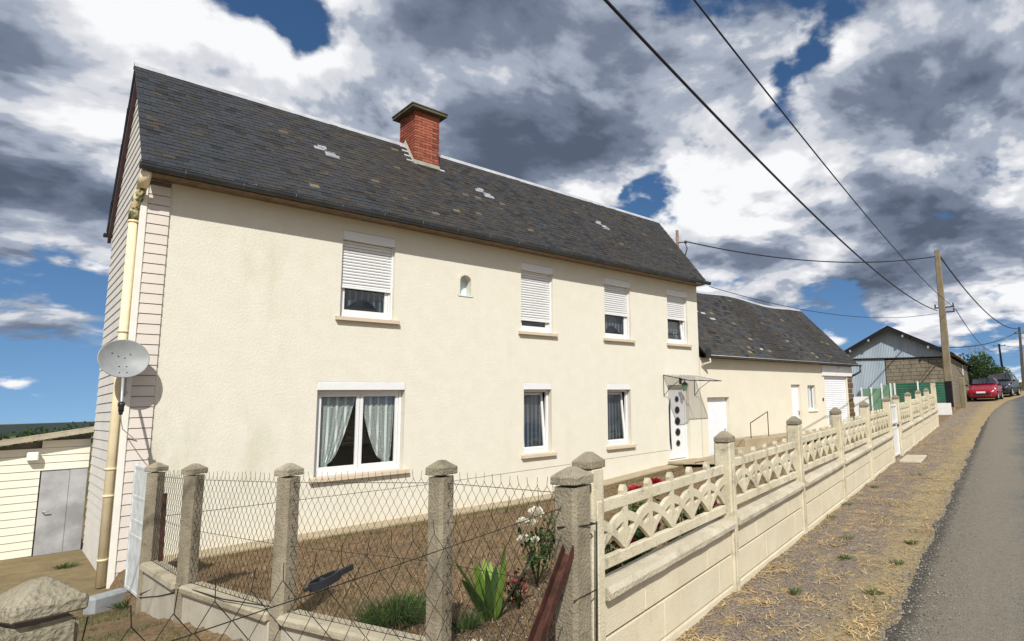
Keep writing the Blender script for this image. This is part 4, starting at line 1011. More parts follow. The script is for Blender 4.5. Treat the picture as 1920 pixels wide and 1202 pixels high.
def chain_mesh(A, B, za0, za1, zb0, zb1, cell, r, barbs=True, sagf=None, wires=(0, .5, 1)):
    # A, B plan points; zaX lower/upper z at A; cell = width of one mesh
    A = Vector(A); B = Vector(B); Ln = (B - A).length; nrm = Vector((-(B - A).y, (B - A).x)).normalized(); mb = MB()
    n = int(Ln / cell)
    H = ((za1 - za0) + (zb1 - zb0)) / 2; rows = int(H / (cell * .70))
    def pt(u, v, off=0.0):
        u = max(0, min(1, u)); zl = za0 + (zb0 - za0) * u; zu = za1 + (zb1 - za1) * u; p = A + (B - A) * u + nrm * off; z = zl + (zu - zl) * v
        d = sagf(u, v) if sagf else (0, 0); return Vector((p.x + nrm.x * d[0], p.y + nrm.y * d[0], z + d[1]))
    for i in range(n + 1):
        pts = []
        for j in range(rows + 1):
            u = (i + (.5 if j % 2 else -.5) * .98 * (1 if i % 1 == 0 else 1)) / n
            jx = .05 * noise.noise(Vector((i * .7, j * .5, Ln)))
            pts.append(pt((i + (.5 if (j % 2) else 0) + jx) / n, j / rows, .003 if j % 2 else -.003))
        if barbs: pts.append(pts[-1] + Vector((random.uniform(-.012, .012), random.uniform(-.008, .008), cell * .62 + random.uniform(-.005, .008))))
        mb.tube(pts, r, 4, False)
        pts2 = [pt((i - (.5 if (j % 2) else 0) + .05 * noise.noise(Vector((i * .7, j * .5, Ln)))) / n, j / rows, -.003 if j % 2 else .003) for j in range(rows + 1)]
        mb.tube(pts2, r, 4, False)
    for v in wires: mb.tube([pt(k / 14, v * (1 - .6 / rows)) for k in range(15)], r * 1.25, 5, False)
    return mb
for i, (x, y, zt) in enumerate(PR):
    old_post(mf, x, y, zt, .17 if i == 0 else .14, R(12 + 6 * i), -.35 if i > 1 else .0, 'rough_stone')
CELL = .08
for i in range(4):
    a, b = PR[i], PR[i + 1]; zb = COPZ + .0
    part('wire_mesh', chain_mesh(a[:2], b[:2], zb, a[2] - .14, zb, b[2] - .14, CELL, .0018), MAT['wire'], mf)
    A, B = Vector(a[:2]), Vector(b[:2]); d = (B - A); Ln = d.length; rz = math.atan2(d.y, d.x)
    M = Matrix.Translation((A.x, A.y, 0)) @ Matrix.Rotation(rz, 4, 'Z')
    mb = MB(); mb.rbox(.09, Ln - .09, -.06, .06, -.4, COPZ - .085, .008, M); part('low_wall', mb, MAT['low_wall'], mf)
    mb = MB(); mb.rbox(.085, Ln - .085, -.10, .10, COPZ - .085, COPZ - .005, .018, M, .005); part('coping', mb, MAT['low_coping'], mf)
# brace by the last post and the white side gate
mb = MB(); mb.rbox(-.02, .02, -.02, .02, 0, .75, .003, Matrix.Translation((1.40, -2.55, .44)) @ Matrix.Rotation(R(-4), 4, 'X'))
solo('rusty_strut', mb, MAT['rust'], 'short rusty iron strut beside the post next to the white side gate', 'iron bar')
sg = thing('side_gate', 'white metal side gate seen edge-on between post and house corner', 'gate', (1.31, -1.75, -.1))
Gm = Matrix.Translation((1.318, -2.25, -.02)) @ Matrix.Rotation(R(92.5), 4, 'Z')
mb = MB()
for x in (0, .90): mb.rbox(x, x + .04, -.02, .02, 0, 1.52, .004, Gm)
for z in (0, .62, .80, 1.08, 1.44): mb.rbox(.04, .90, -.016, .016, z, z + .04, .004, Gm)
part('gate_frame', mb, MAT['gate_paint'], sg)
for k in range(9):
    x = .05 + .85 * k / 9 + .04; mb = MB(); mb.tube([Gm @ Vector((x, 0, .03)), Gm @ Vector((x, 0, 1.45))], .009, 6); part('gate_bar', mb, MAT['gate_paint'], sg)
mb = MB(); mb.rbox(.03, .92, .004, .012, .03, 1.46, .002, Gm); part('gate_sheet', mb, MAT['gate_paint'], sg)
mb = MB(); mb.rbox(.0, .12, -.06, .03, .70, .74, .004, Gm); part('gate_latch', mb, MAT['galv'], sg)
mb = MB(); mb.tube([(1.36, -2.30, -.02), (1.28, -2.34, -.06), (1.30, -2.30, -.16)], [.05, .04, .02], 6); part('gate_hinge', mb, MAT['rust'], sg)
mb = MB(); mb.rbox(.92, 1.34, -1.24, -1.06, -.32, -.08, .03, Matrix.Translation((1.1, -1.15, 0)) @ Matrix.Rotation(R(28), 4, 'Z') @ Matrix.Translation((-1.1, 1.15, 0)))
solo('drain_kerb', mb, MAT['kerb_grey'], 'short grey kerb block at the foot of the downpipe', 'kerb')
mb = MB(); mb.tube([(1.26, -2.26, .06), (1.32, -3.1, .30), (1.34, -3.82, .43), (1.48, -4.9, .47), (1.66, -5.6, .50)], .006, 5); mb.tube([(1.26, -2.27, .04), (1.31, -3.2, .22), (1.34, -3.8, .36)], .005, 5)
solo('tied_wire', mb, MAT['wire'], 'black wire tied from the white side gate along the low wall', 'wire')
# ------------------------------------------------------------------ foreground pillar and slack mesh
pil = thing('stone_pillar', 'thick rough concrete pillar with displaced cap in the left foreground', 'pillar', (.15, yF(.15), .2))
def pillar():
    M = Matrix.Translation((.118, yF(.118) + .02, 0)) @ Matrix.Rotation(ANG + R(4), 4, 'Z')
    bm = bmesh.new(); bmesh.ops.create_cube(bm, size=1); bmesh.ops.scale(bm, vec=(.152, .152, 1.40), verts=bm.verts); bmesh.ops.translate(bm, vec=(0, 0, .820), verts=bm.verts)
    bmesh.ops.bevel(bm, geom=bm.edges[:], offset=.014, segments=2, affect='EDGES'); bmesh.ops.subdivide_edges(bm, edges=bm.edges[:], cuts=5, use_grid_fill=True)
    for v in bm.verts: v.co += noise.noise_vector(v.co * 9) * .003 + noise.noise_vector(v.co * 40) * .002
    bm.verts.index_update(); mb = MB(); mb.raw([M @ v.co for v in bm.verts], [[v.index for v in f.verts] for f in bm.faces]); bm.free(); p = part('pillar_shaft', mb, MAT['rough_stone'], pil)
    mb = MB(); mb.box(-.055, .055, -.055, .055, 1.46, 1.53, M); part('cap_bed', mb, MAT['groove'], p)
    mb = MB(); ogive_cap(mb, .15, .092, .036, M @ Matrix.Translation((.0, -.005, 1.535)) @ Matrix.Rotation(R(2.5), 4, 'Y') @ Matrix.Rotation(R(4), 4, 'Z'), .006, .005, .0028); part('cap', mb, MAT['rough_stone'], p)
pillar()
mb = chain_mesh((.22, yF(.22)), (2.36, yF(2.36) - .02), .30, 1.43, .38, 1.55, .112, .0019, True, lambda u, v: (.05 * math.sin(u * 3.1) * v, -.02 * math.sin(math.pi * u) * v), (.97,))
solo('slack_wire_mesh', mb, MAT['wire'], 'slack dark chain link mesh hanging close in front of the garden', 'wire mesh')
mb = MB(); mb.tube([(2.36, -8.62, 1.36), (2.5, -8.62, 1.355), (2.52, -8.42, 1.35), (2.36, -8.42, 1.35), (2.30, -8.52, 1.355), (2.36, -8.62, 1.36)], .005, 5); mb.tube([(2.32, -8.63, .96), (2.52, -8.60, .97)], .004, 5); mb.tube([(2.53, -8.6, 1.36), (2.515, -8.6, .4)], .006, 5)
solo('binding_wire', mb, MAT['wire'], 'wire binding the corner post to the concrete fence', 'wire')
# black plastic tensioner on the top wire
def clip():
    p = Vector((.915, -8.81, 1.415)); M = Matrix.Translation(p) @ Matrix.Rotation(ANG, 4, 'Z') @ Matrix.Rotation(R(-12), 4, 'Y')
    mb = MB(); pts = []
    N = 18
    loop = [(.055 * math.cos(2 * math.pi * k / N) * (1.25 if math.cos(2 * math.pi * k / N) > 0 else 1), .028 * math.sin(2 * math.pi * k / N)) for k in range(N)]
    for k in range(N):
        a, b = loop[k], loop[(k + 1) % N]
        mb.raw([M @ Vector((a[0], a[1], -.018)), M @ Vector((b[0], b[1], -.018)), M @ Vector((b[0], b[1], .014)), M @ Vector((a[0], a[1], .014)), M @ Vector((a[0] * .9, a[1] * .85, -.018)), M @ Vector((b[0] * .9, b[1] * .85, -.018)), M @ Vector((b[0] * .9, b[1] * .85, .014)), M @ Vector((a[0] * .9, a[1] * .85, .014))], [(0, 1, 2, 3), (5, 4, 7, 6), (3, 2, 6, 7), (1, 0, 4, 5)])
    mb.rbox(.05, .125, -.008, .008, -.012, .012, .003, M); mb.rbox(-.075, -.05, -.006, .006, -.008, .008, .002, M); mb.tube([M @ Vector((0, -.025, 0)), M @ Vector((0, .025, 0))], .012, 8)
    solo('wire_tensioner', mb, MAT['black_plastic'], 'black plastic wire tensioner hanging on the slack mesh', 'tensioner')
clip()
# rusty angle iron leaning on the corner post
def rusty_bar():
    a = Vector((2.33, -8.58, 1.24)); b = Vector((1.62, -8.95, .60)); d = (b - a).normalized(); s = d.cross(Vector((0, 0, 1))).normalized(); n = s.cross(d)
    mb = MB()
    def plank(p, q, w0, w1, h0, h1):
        mb.raw([a + s * w0 + n * h0, a + s * w1 + n * h0, a + s * w1 + n * h1, a + s * w0 + n * h1, b + s * w0 + n * h0, b + s * w1 + n * h0, b + s * w1 + n * h1, b + s * w0 + n * h1], [(0, 1, 2, 3), (7, 6, 5, 4), (0, 4, 5, 1), (1, 5, 6, 2), (2, 6, 7, 3), (3, 7, 4, 0)])
    plank(a, b, -.034, -.028, -.03, .03); plank(a, b, .028, .034, -.03, .03); plank(a, b, -.028, .028, -.03, -.024)
    solo('rusty_channel_bar', mb, MAT['rust'], 'long rusty iron channel leaning down from the corner post', 'iron bar')
rusty_bar()
# ------------------------------------------------------------------ satellite dish
def dish():
    c = Vector((1.165, -.36, 2.88)); n = Vector((.05, -.95, .25)).normalized(); Rr = .268
    q = n.to_track_quat('Z', 'Y').to_matrix().to_4x4(); M = Matrix.Translation(c) @ q
    t = thing('satellite_dish', 'weathered grey satellite dish on the downpipe corner of the house', 'satellite dish', (1.2, -.1, 2.5))
    mb = MB(); prof = [(.001 + Rr * k / 12, .075 * (k / 12) ** 2 - .075) for k in range(13)]
    mb.lathe(prof, 40, M); mb.lathe([(Rr, 0), (Rr + .012, .004), (Rr + .014, -.008), (Rr, -.012)] + [(r, z - .010) for r, z in reversed(prof)], 40, M)
    d = part('reflector', mb, MAT['dish_grey'], t)
    mb = MB()
    for (x, y) in ((-.04, -.10), (.04, -.10), (-.04, -.2), (.04, -.2), (.08, .08), (-.12, .09), (-.05, .05), (.02, .03)): mb.lathe([(.001, .006), (.008, .004), (.009, 0)], 8, M @ Matrix.Translation((x, y, .075 * ((x * x + y * y) / Rr ** 2) - .074)))
    part('bolt', mb, MAT['black_metal'], d)
    yv = M.to_3x3() @ Vector((0, 1, 0)); low = -1 if yv.z > 0 else 1
    b0 = M @ Vector((0, low * (Rr + .005), -.02)); e = Vector((1.135, -.80, 2.17))
    mb = MB(); mb.tube([b0 + Vector((0, .08, .03)), b0, e], .017, 8); part('feed_arm', mb, MAT['galv'], t)
    mb = MB(); ax = (c - e).normalized(); mb.tube([e - ax * .03, e + ax * .05, e + ax * .055, e + ax * .10], [.03, .03, .038, .038], 10); mb.tube([e, e + Vector((.0, .0, -.07))], .022, 8); part('feed_horn', mb, MAT['black_plastic'], t)
    mb = MB(); bk = M @ Vector((0, 0, -.09)); mb.tube([bk, bk + Vector((.02, .12, -.02)), (1.22, -.16, 2.78)], .03, 8); mb.tube([(1.22, -.16, 2.35), (1.22, -.16, 2.95)], .022, 8); mb.tube([(1.22, -.16, 2.42), (1.26, -.03, 2.42)], .016, 6); mb.tube([(1.22, -.16, 2.85), (1.26, -.03, 2.85)], .016, 6); part('mast', mb, MAT['galv'], t)
    mb = MB(); mb.tube([e + Vector((0, 0, -.06)), (1.18, -.5, 2.0), (1.24, -.15, 1.9), (1.42, -.03, 1.72)], .006, 5); part('coax_cable', mb, MAT['white_trim'], t)
dish()
# ------------------------------------------------------------------ barn
def barn():
    t = thing('barn', 'grey barn with corrugated metal gable and brown block walls', 'barn', (36.4, -.8, 1.3))
    u = Vector((.9784, .2067, 0)); v = Vector((-.2067, .9784, 0)); K = Vector((36.47, -.8, 0)); L_ = 29.0; W = 5.75; gz = 1.25
    P = lambda a, b, z: K + u * a + v * b + Vector((0, 0, z))
    M = Matrix((u, v, Vector((0, 0, 1)))).transposed().to_4x4(); M.translation = K
    ap = W * .52; ez = 4.25; az = 5.95; ezl = 4.55
    Wt = 3.35     # block part runs from the lane corner to here
    mb = MB(); mb.quad(P(.1, 0, gz - .5), P(.1, Wt, gz - .5), P(.1, Wt, 4.2), P(.1, 0, 4.2)); mb.quad(P(0, 0, gz - 1), P(L_, 0, gz - .5), P(L_, 0, ez + .1), P(0, 0, ez)); mb.quad(P(0, W, 0), P(L_, W, 0), P(L_, W, ezl), P(0, W, ezl))
    mb.quad(P(L_, 0, 0), P(L_, W, 0), P(L_, W, ezl), P(L_, ap, az), P(L_, 0, ez)); part('wall', mb, MAT['mortar'], t)
    # concrete blocks of the gable: courses of uneven length
    z = gz; r = 0
    while z < 4.1:
        y = -.0 if r % 2 else -.26
        while y < Wt - .03:
            ln = random.choice((.5, .5, .42)); a = max(0, y); b = min(y + ln, Wt)
            if b - a > .05:
                m_ = MB(); m_.rbox(-.03, .1, a + .008, b - .008, z, min(z + .205, 4.19), .01, M); part('block', m_, MAT['barn_block'], t)
            y += ln
        z += .218; r += 1
    z = gz + .1; r = 0; mb = MB()
    while z < ez - .1:
        x = 0 if r % 2 else -.25
        while x < L_:
            mb.box(max(0, x) + .01, min(x + .5, L_) - .01, -.03, .05, z, z + .208, M); x += .5
        z += .218; r += 1
    o = part('side_block', mb, MAT['barn_block'], t); o['kind'] = 'stuff'
    # corrugated sheets
    def corr(y0, y1, zlo, zhi, x, name):
        m_ = MB(); n = int((y1 - y0) / .045)
        for k in range(n):
            a, b = y0 + (y1 - y0) * k / n, y0 + (y1 - y0) * (k + 1) / n; xa, xb = x + (.02 if k % 2 else 0), x + (.02 if (k + 1) % 2 else 0)
            m_.quad(P(xa, a, zlo(a)), P(xb, b, zlo(b)), P(xb, b, zhi(b)), P(xa, a, zhi(a)))
        return part(name, m_, MAT['corrugated'], t)
    rz = lambda y: ez + (az - ez) * y / ap if y < ap else az - (az - ezl) * (y - ap) / (W - ap)
    corr(0, W, lambda y: 4.22 + .035 * y, lambda y: rz(y) + .12, -.06, 'gable_sheet'); corr(Wt + .02, W + .2, lambda y: gz - .3, lambda y: 4.16 + .03 * y, -.02, 'door_sheet')
    m_ = MB(); m_.raw([P(-.08, -.05, 4.14), P(-.08, W + .2, 4.34), P(-.08, W + .2, 4.42), P(-.08, -.05, 4.22), P(.05, -.05, 4.14), P(.05, W + .2, 4.34)], [(0, 1, 2, 3), (0, 4, 5, 1)]); part('rail', m_, MAT['black_board'], t)
    # roof sheets with purlin ends
    m_ = MB(); o_ = .55
    for (y0, z0, y1, z1) in ((-.35, ez - .10, ap, az + .2), (W + .35, ezl - .16, ap, az + .2)):
        for dz in (0, -.06): m_.quad(P(-o_, y0, z0 + .22 + dz), P(L_ + .3, y0, z0 + .22 + dz), P(L_ + .3, y1, z1 + .05 + dz), P(-o_, y1, z1 + .05 + dz))
    part('roof', m_, MAT['coping_concrete'], t)
    m_ = MB()
    for (y0, z0, y1, z1) in ((-.35, ez - .10, ap, az + .2), (W + .35, ezl - .16, ap, az + .2)):
        m_.quad(P(-o_ + .01, y0, z0 + .19), P(-o_ + .01, y1, z1 + .02), P(-o_ + .01, y1, z1 - .24), P(-o_ + .01, y0, z0 - .04))
    part('verge_board', m_, MAT['black_board'], t)
    m_ = MB(); m_.quad(P(-o_ + .02, -.35, ez + .05), P(-.08, -.35, ez + .05), P(-.08, ap, az + .12), P(-o_ + .02, ap, az + .12)); m_.quad(P(-o_ + .02, W + .35, ezl - .02), P(-.08, W + .35, ezl - .02), P(-.08, ap, az + .12), P(-o_ + .02, ap, az + .12)); part('eave_lining', m_, MAT['black_board'], t)
    for y in (.9, 2.2, 4.1, 5.2):
        m_ = MB(); m_.box(-o_ - .05, -.1, y - .05, y + .05, rz(y) - .06, rz(y) + .07, M); part('purlin', m_, MAT['galv'], t)
    m_ = MB(); m_.box(11.5, 12.3, -.05, .02, 3.45, 4.15, M); part('window', m_, MAT['white_wall'], t)
barn()
# ------------------------------------------------------------------ screens and low walls beyond the fence
def screens():
    P = lambda y: Vector((29.2 - (y + .5) * .2113, y))
    def seg(t, y0, y1, z0, z1, mat, posts, name, nslat=0):
        a, b = P(y0), P(y1); d = (b - a); rz = math.atan2(d.y, d.x); M = Matrix.Translation((a.x, a.y, 0)) @ Matrix.Rotation(rz, 4, 'Z'); Ln = d.length
        if nslat:
            h = (z1 - z0) / nslat
            for k in range(nslat):
                m_ = MB(); m_.rbox(0, Ln, -.012 + .006 * (k % 2), .012, z0 + k * h, z0 + (k + 1) * h - .015, .004, M); part(name, m_, mat, t)
        else:
            m_ = MB(); m_.rbox(0, Ln, -.01, .01, z0, z1, .004, M); part(name, m_, mat, t)
        for p in posts:
            m_ = MB(); m_.rbox(Ln * p - .035, Ln * p + .035, -.06, .02, z0 - .35, z1 + .06, .006, M); part('post', m_, MAT['white_pvc'], t)
    t = thing('green_mesh_fence', 'pale green mesh fence with thin white posts beyond the garage', 'fence', (29, .6, 1.2)); seg(t, 1.06, .17, 1.42, 2.46, MAT['green_mesh'], (0, .5), 'mesh_panel')
    t = thing('green_mesh_gate', 'taller green mesh gate in a white frame beyond the garage', 'gate', (29.1, -.2, 1.2)); seg(t, .15, -.45, 1.35, 2.62, MAT['green_mesh'], (0.02, .68, .98), 'mesh_panel')
    t = thing('green_screen_fence', 'dark green slatted screen fence in front of the barn', 'fence', (29.4, -1.5, 1.2)); seg(t, -.50, -2.55, 1.72, 2.66, MAT['green_screen'], (.46,), 'slat', 8)
    a = P(-2.56); b = P(-2.85); m_ = MB(); m_.rbox(a.x - .03, b.x + .05, b.y, a.y, 1.5, 2.68, .01); solo('black_panel', m_, MAT['black_board'], 'black upright board closing the end of the green screen fence', 'panel')
    d = P(-2.75) - P(-.5); M = Matrix.Translation((P(-.5).x - .02, P(-.5).y, 0)) @ Matrix.Rotation(math.atan2(d.y, d.x), 4, 'Z')
    m_ = MB(); m_.rbox(0, d.length, -.1, .1, .9, 1.68, .01, M); solo('white_low_wall', m_, MAT['white_wall'], 'white low wall under the green slatted screen', 'wall')
    m_ = MB(); m_.rbox(25.6, 28.7, -.06, .08, .7, 2.08, .01, Matrix.Translation((25.6, .5, 0)) @ Matrix.Rotation(R(4), 4, 'Z') @ Matrix.Translation((-25.6, 0, 0))); solo('white_yard_wall', m_, MAT['white_wall'], 'white rendered yard wall beside the garage corner', 'wall')
    M = Matrix.Translation((35.2, -1.75, 0)); mb = MB()
    t = thing('field_gate', 'dark iron field gate with concrete post beside the barn corner', 'gate', (35, -1.6, 1.3))
    m_ = MB(); m_.rbox(34.9, 35.15, -1.95, -1.7, 1.1, 2.95, .02); part('post', m_, MAT['pole_concrete'], t)
    for k in range(5):
        m_ = MB(); m_.tube([(34.4, -1.5, 1.5 + k * .27), (33.3, -1.75, 1.5 + k * .27)], .03, 6); part('bar', m_, MAT['black_metal'], t)
screens()
# ------------------------------------------------------------------ poles and lines
def pole(name, label, base, top, w0, w1, mat, arms=()):
    t = thing(name, label, 'utility pole', base); b = Vector(base); tp = Vector(top)
    mb = MB(); d = (tp - b); h0, h1 = w0 / 2, w1 / 2; c, s_ = math.cos(ANG), math.sin(ANG)
    def ring(p, h): return [p + Vector((c * x - s_ * y, s_ * x + c * y, 0)) for x, y in ((-h, -h * .8), (-h * .7, -h), (h * .7, -h), (h, -h * .8), (h, h * .8), (h * .7, h), (-h * .7, h), (-h, h * .8))]
    rs = [ring(b + d * k / 6 - (Vector((0, 0, .3)) if k == 0 else Vector()), h0 + (h1 - h0) * k / 6) for k in range(7)]
    for q, r in zip(rs, rs[1:]):
        for k in range(8): mb.quad(q[k], q[(k + 1) % 8], r[(k + 1) % 8], r[k])
    mb.quad(*rs[-1]); part('shaft', mb, mat, t)
    for (f, ln, off) in arms:
        p = b + d * f; m_ = MB(); m_.tube([p + Vector((.21 * (off - ln) * -1, (off - ln) * .98, 0)), p + Vector((-.21 * (off + ln), (off + ln) * .98, 0))], .035, 6); part('cross_arm', m_, MAT['black_metal'], t)
        for sd in (-.9, .9):
            q = p + Vector((-.21 * (off + sd * ln), (off + sd * ln) * .98, .03)); m_ = MB(); m_.lathe([(.02, 0), (.045, .04), (.03, .08), (.045, .12), (.02, .16)], 8, Matrix.Translation(q)); part('insulator', m_, MAT['black_plastic'], t)
    return t
pole('concrete_pole', 'tall weathered concrete utility pole at the end of the garden fence', (32.52, -1.88, 1.25), (31.42, -2.25, 9.22), .40, .24, MAT['pole_concrete'], ((.645, .45, -.1), (.615, .3, -.25)))
pole('wooden_pole', 'slim wooden utility pole at the right edge beyond the cars', (63.97, .92, 2.2), (63.28, .62, 8.04), .30, .2, MAT['wood_pole'], ((.9, .4, 0),))
pole('far_pole', 'thin dark utility pole rising behind the roadside bushes', (85.4, 7.1, 2.6), (84.74, 7.09, 8.17), .32, .22, MAT['black_board'], ((.96, .7, 0),))
m_ = MB(); m_.tube([(18.0, 3.45, 4.8), (17.94, 3.42, 8.86)], .06, 8); mast = thing('roof_mast', 'thin brown service mast rising behind the roofs', 'mast', (18, 3.45, 5)); part('shaft', m_, MAT['timber_and_shade'], mast)
m_ = MB(); m_.tube([(17.95, 3.42, 8.35), (18.15, 3.2, 8.38), (18.2, 3.15, 8.1), (18.1, 3.2, 7.75)], .025, 6); m_.lathe([(.03, 0), (.07, .06), (.04, .14)], 8, Matrix.Translation((18.18, 3.2, 8.3))); part('insulator', m_, MAT['black_plastic'], mast)
def line(label, a, b, sag, r, ext=0.0, name='power_line'):
    a, b = Vector(a), Vector(b); n = 40; pts = []
    for k in range(int(n * (1 + ext)) + 1):
        t = k / n; p = a + (b - a) * t; p.z -= sag * 4 * t * (1 - t); pts.append(p)
    mb = MB(); mb.tube(pts, r, 5); return solo(name, mb, MAT['cable'], label, 'cable', 'overhead lines')
line('thicker twisted cable crossing the sky from top centre to concrete pole', (31.66, -1.92, 6.25), (4.23, -6.99, 6.5), .6, .022, .35)
line('thinner cable crossing the sky right of the thick one', (32.14, -2.5, 6.47), (4.93, -7.69, 6.5), .36, .013, .35)
line('cable from the roof mast to the top of the concrete pole', (18.15, 3.2, 8.4), (31.48, -2.2, 8.95), .55, .026)
line('thin cable from the house eave to the concrete pole', (14.8, -.4, 5.6), (31.66, -1.95, 6.12), .55, .011)
line('drooping cable from the concrete pole top to the wooden pole', (31.5, -2.3, 9.0), (63.3, .62, 7.9), 1.1, .035)
line('faint cable from the concrete pole arm to the far pole', (32.3, -2.6, 6.3), (84.8, 7.1, 7.9), 1.3, .02)
line('low cable from behind the barn to the wooden pole', (33.0, -1.2, 4.55), (63.3, .62, 7.75), .5, .03)
line('faint cable running right from the far pole', (84.8, 7.1, 8.0), (120, -6, 9.0), .8, .03)
# ------------------------------------------------------------------ cars
def car(name, label, M, paint, Lh, Wd, H, tall):
    t = thing(name, label, 'car', M.translation); k = H / 1.46; q = Wd / 1.71
    st = [(1.0, .27, .50, .56, .58, .56), (.95, .21, .60, .68, .74, .66), (.78, .18, .68, .80, .83, .70), (.52, .18, .76, .93, .855, .70), (.37, .18, .86, .985, .855, .72), (.04, .18, .90, 1.42, .855, .58), (-.35, .18, .92, 1.46, .855, .58), (-.76, .18, .93, 1.40 if not tall else 1.44, .845, .56), (-.94, .26, .92, 1.08 if not tall else 1.2, .80, .6), (-1.0, .32, .85, .92, .74, .6)]
    S = []
    for (x, zb, zm, zt, w, wt) in st:
        x *= Lh / 2; f = k if zt > .99 else (1 + (k - 1) * .8); pts = [(.0, zb), (w * .86, zb), (w * .97, zb + .10), (w, (zb + zm) / 2 + .05), (w * .975, zm), (wt * 1.02, zt - .05), (wt * .8, zt), (0, zt + .012)]
        S.append([Vector((x, y * q, z * f)) for y, z in pts])
    mb = MB(); n = len(S[0])
    for sg in (1, -1):
        for a, b in zip(S, S[1:]):
            for i in range(n - 1): mb.quad(*[M @ Vector((p.x, p.y * sg, p.z)) for p in (a[i], a[i + 1], b[i + 1], b[i])], smooth=True)
        for a in (S[0], S[-1]): mb.quad(*[M @ Vector((p.x, p.y * sg, p.z)) for p in a])
    body = part('body', mb, paint, t)
    def lift(p, c): return p + c
    def pane(ps, name, off): m_ = MB(); m_.quad(*[M @ (Vector(p) + Vector(off)) for p in ps]); return part(name, m_, MAT['car_glass'], t)
    a, b = S[4], S[5]
    f = lambda p, s: Vector((p.x, p.y * s, p.z))
    lo = [a[6].lerp(b[6], .06), a[5].lerp(b[5], .10)]; hi = [a[6].lerp(b[6], .92), a[5].lerp(b[5], .92)]
    pane([f(lo[1], -1), f(lo[0], -1), f(lo[0], 1), f(lo[1], 1), f(hi[1], 1), f(hi[0], 1), f(hi[0], -1), f(hi[1], -1)], 'windscreen', (.06, 0, .06))
    for sg in (1, -1):
        for (i, j, u0, u1) in ((4, 5, .35, .97), (5, 6, .03, .96), (6, 7, .05, .92)):
            A, B = S[i], S[j]; g0 = lambda s_, t_: s_[4].lerp(s_[5], t_)
            pane([f(g0(A, .12).lerp(g0(B, .12), u0), sg), f(g0(A, .12).lerp(g0(B, .12), u1), sg), f(g0(A, .88).lerp(g0(B, .88), u1), sg), f(g0(A, .88).lerp(g0(B, .88), u0), sg)], 'side_window', (0, .025 * sg, .008))
        for x in (.62, -.60):
            C_ = Vector((x * Lh / 2, sg * (Wd / 2 - .10), .31 * (1 + (k - 1) * .6))); rr = C_.z
            m_ = MB(); Mw = M @ Matrix.Translation(C_) @ Matrix.Rotation(R(-90 * sg), 4, 'X'); m_.lathe([(rr * .62, .10), (rr * .95, .11), (rr, .06), (rr, -.09), (rr * .6, -.1)], 18, Mw); w = part('wheel', m_, MAT['tyre'], t)
            m_ = MB(); m_.lathe([(.01, .095), (rr * .2, .105), (rr * .62, .085), (rr * .64, .10)], 10, Mw, False); part('rim', m_, MAT['galv'], w)
        Mh = M @ Matrix.Translation((S[2][4].x - .02, sg * Wd * .385, S[2][4].z + .015)) @ Matrix.Rotation(R(-22 * sg), 4, 'Z') @ Matrix.Rotation(R(25), 4, 'Y')
        m_ = MB(); m_.lathe([(.001, .06), (.05, .05), (.09, .02), (.10, -.02)], 12, Mh @ Matrix.Scale(1.9, 4, (1, 0, 0)) @ Matrix.Scale(1.4, 4, (0, 1, 0))); part('headlight', m_, MAT['lamp_glass'], t)
        m_ = MB(); m_.lathe([(.001, .03), (.04, .025), (.06, 0)], 10, M @ Matrix.Translation((S[1][2].x - .0, sg * Wd * .36, .36)) @ Matrix.Rotation(R(90), 4, 'Y')); part('fog_light', m_, MAT['lamp_glass'], t)
        Mm = M @ Matrix.Translation((Lh * .17, sg * (Wd / 2 + .07), .98 * (1 + (k - 1) * .8)))
        m_ = MB(); m_.rbox(-.05, .06, -.09, .09, -.06, .07, .03, Mm); part('mirror', m_, MAT['black_plastic'] if tall == 0 else paint, t)
    xf = Lh / 2
    m_ = MB(); m_.rbox(xf - .10, xf + .012, -.5, .5, .30, .50, .03, M); part('grille', m_, MAT['black_plastic'], t)
    m_ = MB(); m_.tube([M @ Vector((xf - .02, y * .1, .305 + .0006 * y * y)) for y in range(-6, 7)], .014, 6); part('grille_trim', m_, MAT['chrome'], t)
    m_ = MB(); m_.rbox(xf - .01, xf + .025, -.26, .26, .45, .56, .006, M); part('number_plate', m_, MAT['plate'], t)
    m_ = MB(); m_.rbox(-Lh * .45, Lh * .42, -Wd * .44, Wd * .44, .12, .22, .02, M); part('underbody', m_, MAT['black_plastic'], t)
    return t
car('parked_hatchback', 'red hatchback parked nose-on in front of the barn', Matrix.Translation((44.3, -.62, zP(44.3) + .01)) @ Matrix.Rotation(ANG + math.pi + R(-5), 4, 'Z'), MAT['car_red'], 3.95, 1.75, 1.46, 0)
car('parked_people_carrier', 'dark tall car parked behind the red hatchback', Matrix.Translation((50.2, -.28, zP(50.2) + .01)) @ Matrix.Rotation(ANG + math.pi + R(-9), 4, 'Z'), MAT['car_dark'], 4.5, 1.86, 1.72, 1)
